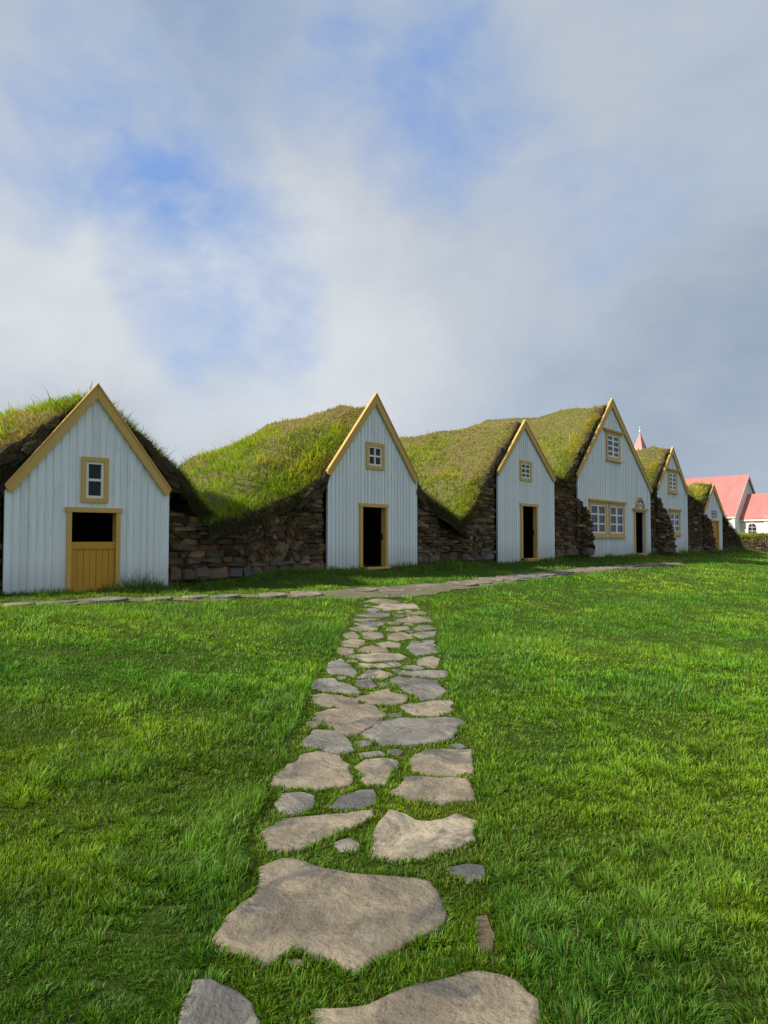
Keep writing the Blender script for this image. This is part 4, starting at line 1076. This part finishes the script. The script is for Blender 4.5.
field_wall('low grass topped turf wall in front of the white church', (20.6, 44.9), (35, 45.6), 1.25, 71)

# ------------------------------------------------------------------ church
CA = np.array([30.8, 60.0]); AW = np.array([-.622, .783]); zc = float(ground0(30, 62)) - .05
church = empty('church', (CA[0], CA[1], zc), math.atan2(AW[1], AW[0]))
tag(church, 'white church with a pink red metal roof and small spire behind the turf houses', 'church')
# local: +x runs away along the nave, +y to the left of that (towards the camera's left), z up
ZA, ZE, HW, LN = 6.97 - zc, 3.75 - zc, 2.4, 10.6
def gabled(x0, x1, hw, ze, za, wall_name, roof_name, parent, over=.12, endgap=.12):
    m = MB()
    for s_ in (-1, 1): m.box((x0, s_ * hw - .07, -.4), (x1, s_ * hw + .07, ze), col=(.66, .66, .6))
    m.build(wall_name, M['church'], parent)
    for x, nm in ((x0, 0), (x1 - .14, 1)):
        m = MB(); hw2 = hw - .072
        m.add([(x, -hw2, -.4), (x, hw2, -.4), (x, hw2, ze), (x, 0, za - .05), (x, -hw2, ze), (x + .14, -hw2, -.4), (x + .14, hw2, -.4), (x + .14, hw2, ze), (x + .14, 0, za - .05), (x + .14, -hw2, ze)],
              [(0, 1, 2, 3, 4)[::-1], (5, 6, 7, 8, 9), (0, 5, 6, 1)[::-1], (1, 6, 7, 2)[::-1], (2, 7, 8, 3)[::-1], (3, 8, 9, 4)[::-1], (4, 9, 5, 0)[::-1]])
        m.build('gable_wall', M['church'], parent)
    m = MB(); sl = (za - ze) / hw
    for s_ in (-1, 1):
        y1, z1 = s_ * (hw + .22), za - sl * (hw + .22)
        v = [(x0 - over, 0, za), (x1 + over, 0, za), (x1 + over, y1, z1), (x0 - over, y1, z1)]
        v += [(a, b_, c_ + .09) for a, b_, c_ in v]
        m.add(v, BOXF)
    r = m.build(roof_name, M['roofred'], parent)
    m = MB()
    for s_ in (-1, 1):
        y1, z1 = s_ * (hw + .23), za - sl * (hw + .23)
        m.add([(x0 - over - .03, 0, za - .20), (x0 - over - .004, 0, za - .20), (x0 - over - .004, y1, z1 - .17), (x0 - over - .03, y1, z1 - .17),
               (x0 - over - .03, 0, za + .04), (x0 - over - .004, 0, za + .04), (x0 - over - .004, y1, z1 + .06), (x0 - over - .03, y1, z1 + .06)], BOXF)
        m.box((x0 - over, s_ * (hw + .235) - .03, z1 - .14), (x1 + over, s_ * (hw + .235) + .03, z1 - .006))
    m.build('eaves_board', M['church'], r)
def arched_window(x, y, z0, w, hgt, parent, side=1):
    m = MB(); r_ = w / 2; pts = [(x - r_, z0), (x + r_, z0)] + [(x + r_ * math.cos(t), z0 + hgt - r_ + r_ * math.sin(t)) for t in np.linspace(0, math.pi, 13)]
    def ring(k, y0, y1, mat, nm, par):
        mm = MB(); cx, cz = x, z0 + hgt / 2
        P_ = [(cx + (a - cx) * k, cz + (b_ - cz) * k) for a, b_ in pts]
        if side > 0: P_ = P_[::-1]
        n_ = len(P_); v = [(a, y0, b_) for a, b_ in P_] + [(a, y1, b_) for a, b_ in P_]
        mm.add(v, [tuple(range(n_))[::-1] , tuple(range(n_, 2 * n_))] + [(i, (i + 1) % n_, (i + 1) % n_ + n_, i + n_) for i in range(n_)])
        return mm.build(nm, mat, par)
    w_ = ring(1.18, y + .0, y + .05, M['church'], 'window', parent)
    ring(1.0, y + .03, y + .06, M['glass'], 'pane', w_)
    mm = MB(); mm.box((x - .013, y + .061, z0), (x + .013, y + .085, z0 + hgt)); 
    for q in (.35, .68): mm.box((x - r_, y + .061, z0 + hgt * q - .013), (x + r_, y + .083, z0 + hgt * q + .013))
    mm.build('glazing_bars', M['white'], w_)
gabled(0, LN, HW, ZE, ZA, 'nave_wall', 'nave_roof', church)
gabled(-4.4, -.004, 1.32, 3.52 - zc, 5.30 - zc, 'chancel_wall', 'chancel_roof', church, over=.0)
arched_window(-.95, 1.39, 1.05, .64, .95, church)
for x in (2.2, 5.0, 7.8): arched_window(x, 2.47, 1.0, .8, 1.5, church)
for x, y, z1 in ((.06, 2.50, ZE - .2), (-2.05, 1.42, 3.52 - zc - .1), (-4.3, 1.42, 3.52 - zc - .1)):
    m = MB(); m.box((x - .13, y - .02, -.3), (x + .13, y + .06, z1)); m.build('corner_board', M['white'], church)
xt = 10.0; m = MB(); m.box((xt - .78, -.78, 2.0), (xt + .78, .78, 8.7 - zc)); tw = m.build('tower', M['church'], church)
m = MB(); m.add([(xt - .9, -.9, 8.7 - zc), (xt + .9, -.9, 8.7 - zc), (xt + .9, .9, 8.7 - zc), (xt - .9, .9, 8.7 - zc), (xt, 0, 11.85 - zc)], [(3, 2, 1, 0), (0, 1, 4), (1, 2, 4), (2, 3, 4), (3, 0, 4)])
sp = m.build('spire', M['roofred'], church)
m = MB(); m.add(SODV * [.09, .09, .09] + [xt, 0, 11.95 - zc], SODF); m.box((xt - .025, -.025, 11.7 - zc), (xt + .025, .025, 12.4 - zc)); m.box((xt - .02, -.12, 12.2 - zc), (xt + .02, .12, 12.25 - zc))
m.build('finial', M['white'], sp)

# ------------------------------------------------------------------ sky, sun, camera
w = bpy.data.worlds.new('World'); SC.world = w; w.use_nodes = True
nt = w.node_tree; nt.nodes.clear()
out = nt.nodes.new('ShaderNodeOutputWorld'); bg = nt.nodes.new('ShaderNodeBackground'); nt.links.new(bg.outputs[0], out.inputs[0])
sky = nt.nodes.new('ShaderNodeTexSky'); sky.sky_type = 'NISHITA'; sky.sun_disc = False
sky.sun_elevation = SUN_EL; sky.sun_rotation = SUN_AZ % (2 * math.pi); sky.altitude = 60; sky.air_density = 1.0; sky.dust_density = .6; sky.ozone_density = 1.6
tc = nt.nodes.new('ShaderNodeTexCoord').outputs['Generated']
def vadd(a, b, op='ADD'):
    n = nt.nodes.new('ShaderNodeVectorMath'); n.operation = op
    for i, v in ((0, a), (1, b)):
        if isinstance(v, bpy.types.NodeSocket): nt.links.new(v, n.inputs[i])
        else: n.inputs[i].default_value = v
    return n
wn = nd(nt, 'ShaderNodeTexNoise', {'Vector': tc, 'Scale': 3.2, 'Detail': 5, 'Roughness': .55})
warp = vadd(vadd(wn.outputs['Color'], (.5, .5, .5), 'SUBTRACT').outputs[0], (.34, .34, .34), 'MULTIPLY').outputs[0]
wd_ = vadd(vadd(tc, warp).outputs[0], (0, 0, 0)).outputs[0]
wd_ = vadd(wd_, (0, 0, 0), 'NORMALIZE').outputs[0] if False else nd(nt, 'ShaderNodeVectorMath', {0: wd_}, operation='NORMALIZE').outputs[0]
def pdir(px, py):
    v = np.array([(px - 384) / FPX, 1, (HOR - py) / FPX]); return tuple(v / np.linalg.norm(v))
def blob(px, py, r0, r1):
    """soft patch of sky round the direction of (px, py); radii in degrees"""
    n = vadd(wd_, pdir(px, py), 'DOT_PRODUCT').outputs['Value']
    return ramp(nt, n, math.cos(R(r1)), math.cos(R(r0)))
def total(xs):
    a = xs[0]
    for b_ in xs[1:]: a = math_(nt, 'ADD', a, b_)
    return a
mul = lambda a, b_: math_(nt, 'MULTIPLY', a, b_)
f1 = noise(nt, mapvec(nt, tc, (1, 1, 1.5)), 2.6, 8, .56, .35)
f2 = noise(nt, mapvec(nt, tc, (1, 1, 1.7), (.3, .2, .9)), 5.5, 7, .6, .3)
blue = total([mul(blob(100, 130, 1, 8), .60), mul(blob(215, 255, 1, 9), .62), mul(blob(405, 75, 1, 9), .66), mul(blob(190, 60, 2, 13), .35), mul(blob(600, 195, 1, 7), .35), mul(blob(250, 360, 1, 5), .25), mul(blob(470, 110, 1, 8), .3)])
cover = math_(nt, 'SUBTRACT', 1.0, mul(blue, ramp(nt, f2, .68, .34, .25, 1.15)))
n_ = nd(nt, 'ShaderNodeClamp', {0: cover, 1: .05, 2: .97}); cover = n_.outputs[0]
light = total([mul(blob(45, 215, 1, 15), .44), mul(blob(340, 350, 2, 15), .36), mul(blob(120, 370, 3, 20), .16), mul(blob(430, 235, 3, 20), .12)])
dark = total([mul(blob(890, 430, 2, 24), .17), mul(blob(740, 30, 6, 34), .06), mul(blob(640, 520, 3, 16), .05), mul(blob(760, 250, 4, 24), .05), mul(blob(30, 20, 4, 18), .16), mul(blob(300, 30, 4, 20), .08)])
tone = math_(nt, 'ADD', math_(nt, 'SUBTRACT', math_(nt, 'ADD', .45, light), dark), math_(nt, 'ADD', mul(math_(nt, 'SUBTRACT', f1, .5), .40), mul(math_(nt, 'SUBTRACT', f2, .5), .42)))
cc = nt.nodes.new('ShaderNodeValToRGB'); nt.links.new(tone, cc.inputs[0])
els = cc.color_ramp.elements
els[0].position = 0.0; els[0].color = (2.0, 2.6, 3.3, 1); els[1].position = 1.0; els[1].color = (5.5, 5.75, 5.95, 1)
e = els.new(.38); e.color = (3.5, 4.0, 4.7, 1)
e = els.new(.7); e.color = (4.3, 4.65, 5.1, 1)
skyc = mixc(nt, .6, sky.outputs[0], (1.9, 3.5, 7.2))
col = mixc(nt, cover, skyc, cc.outputs[0])
nt.links.new(col, bg.inputs[0]); bg.inputs[1].default_value = .10

sl = bpy.data.lights.new('sun', 'SUN'); sl.energy = 5.0; sl.angle = R(.55); sl.color = (1.0, .93, .80)
so = bpy.data.objects.new('sun', sl); COL.objects.link(so)
from mathutils import Vector
sd_ = Vector((math.sin(SUN_AZ) * math.cos(SUN_EL), math.cos(SUN_AZ) * math.cos(SUN_EL), math.sin(SUN_EL)))
so.rotation_euler = sd_.to_track_quat('Z', 'Y').to_euler(); so.location = (-20, -10, 30)

cam = bpy.data.cameras.new('camera'); co = bpy.data.objects.new('camera', cam); COL.objects.link(co)
co.location = (0, 0, EYE); cam.sensor_fit = 'VERTICAL'; cam.sensor_height = 24; cam.lens = 24 * FPX / 1024
co.rotation_euler = (R(90) + math.atan((HOR - 512) / FPX), 0, 0); cam.clip_start = .05; cam.clip_end = 9000
SC.camera = co
SC.view_settings.view_transform = 'Standard'; SC.view_settings.look = 'None'; SC.view_settings.gamma = 1; SC.view_settings.exposure = 0.40
SC.render.engine = 'CYCLES'; SC.cycles.max_bounces = 6; SC.cycles.diffuse_bounces = 3; SC.cycles.transparent_max_bounces = 4
SC.cycles.use_denoising = True
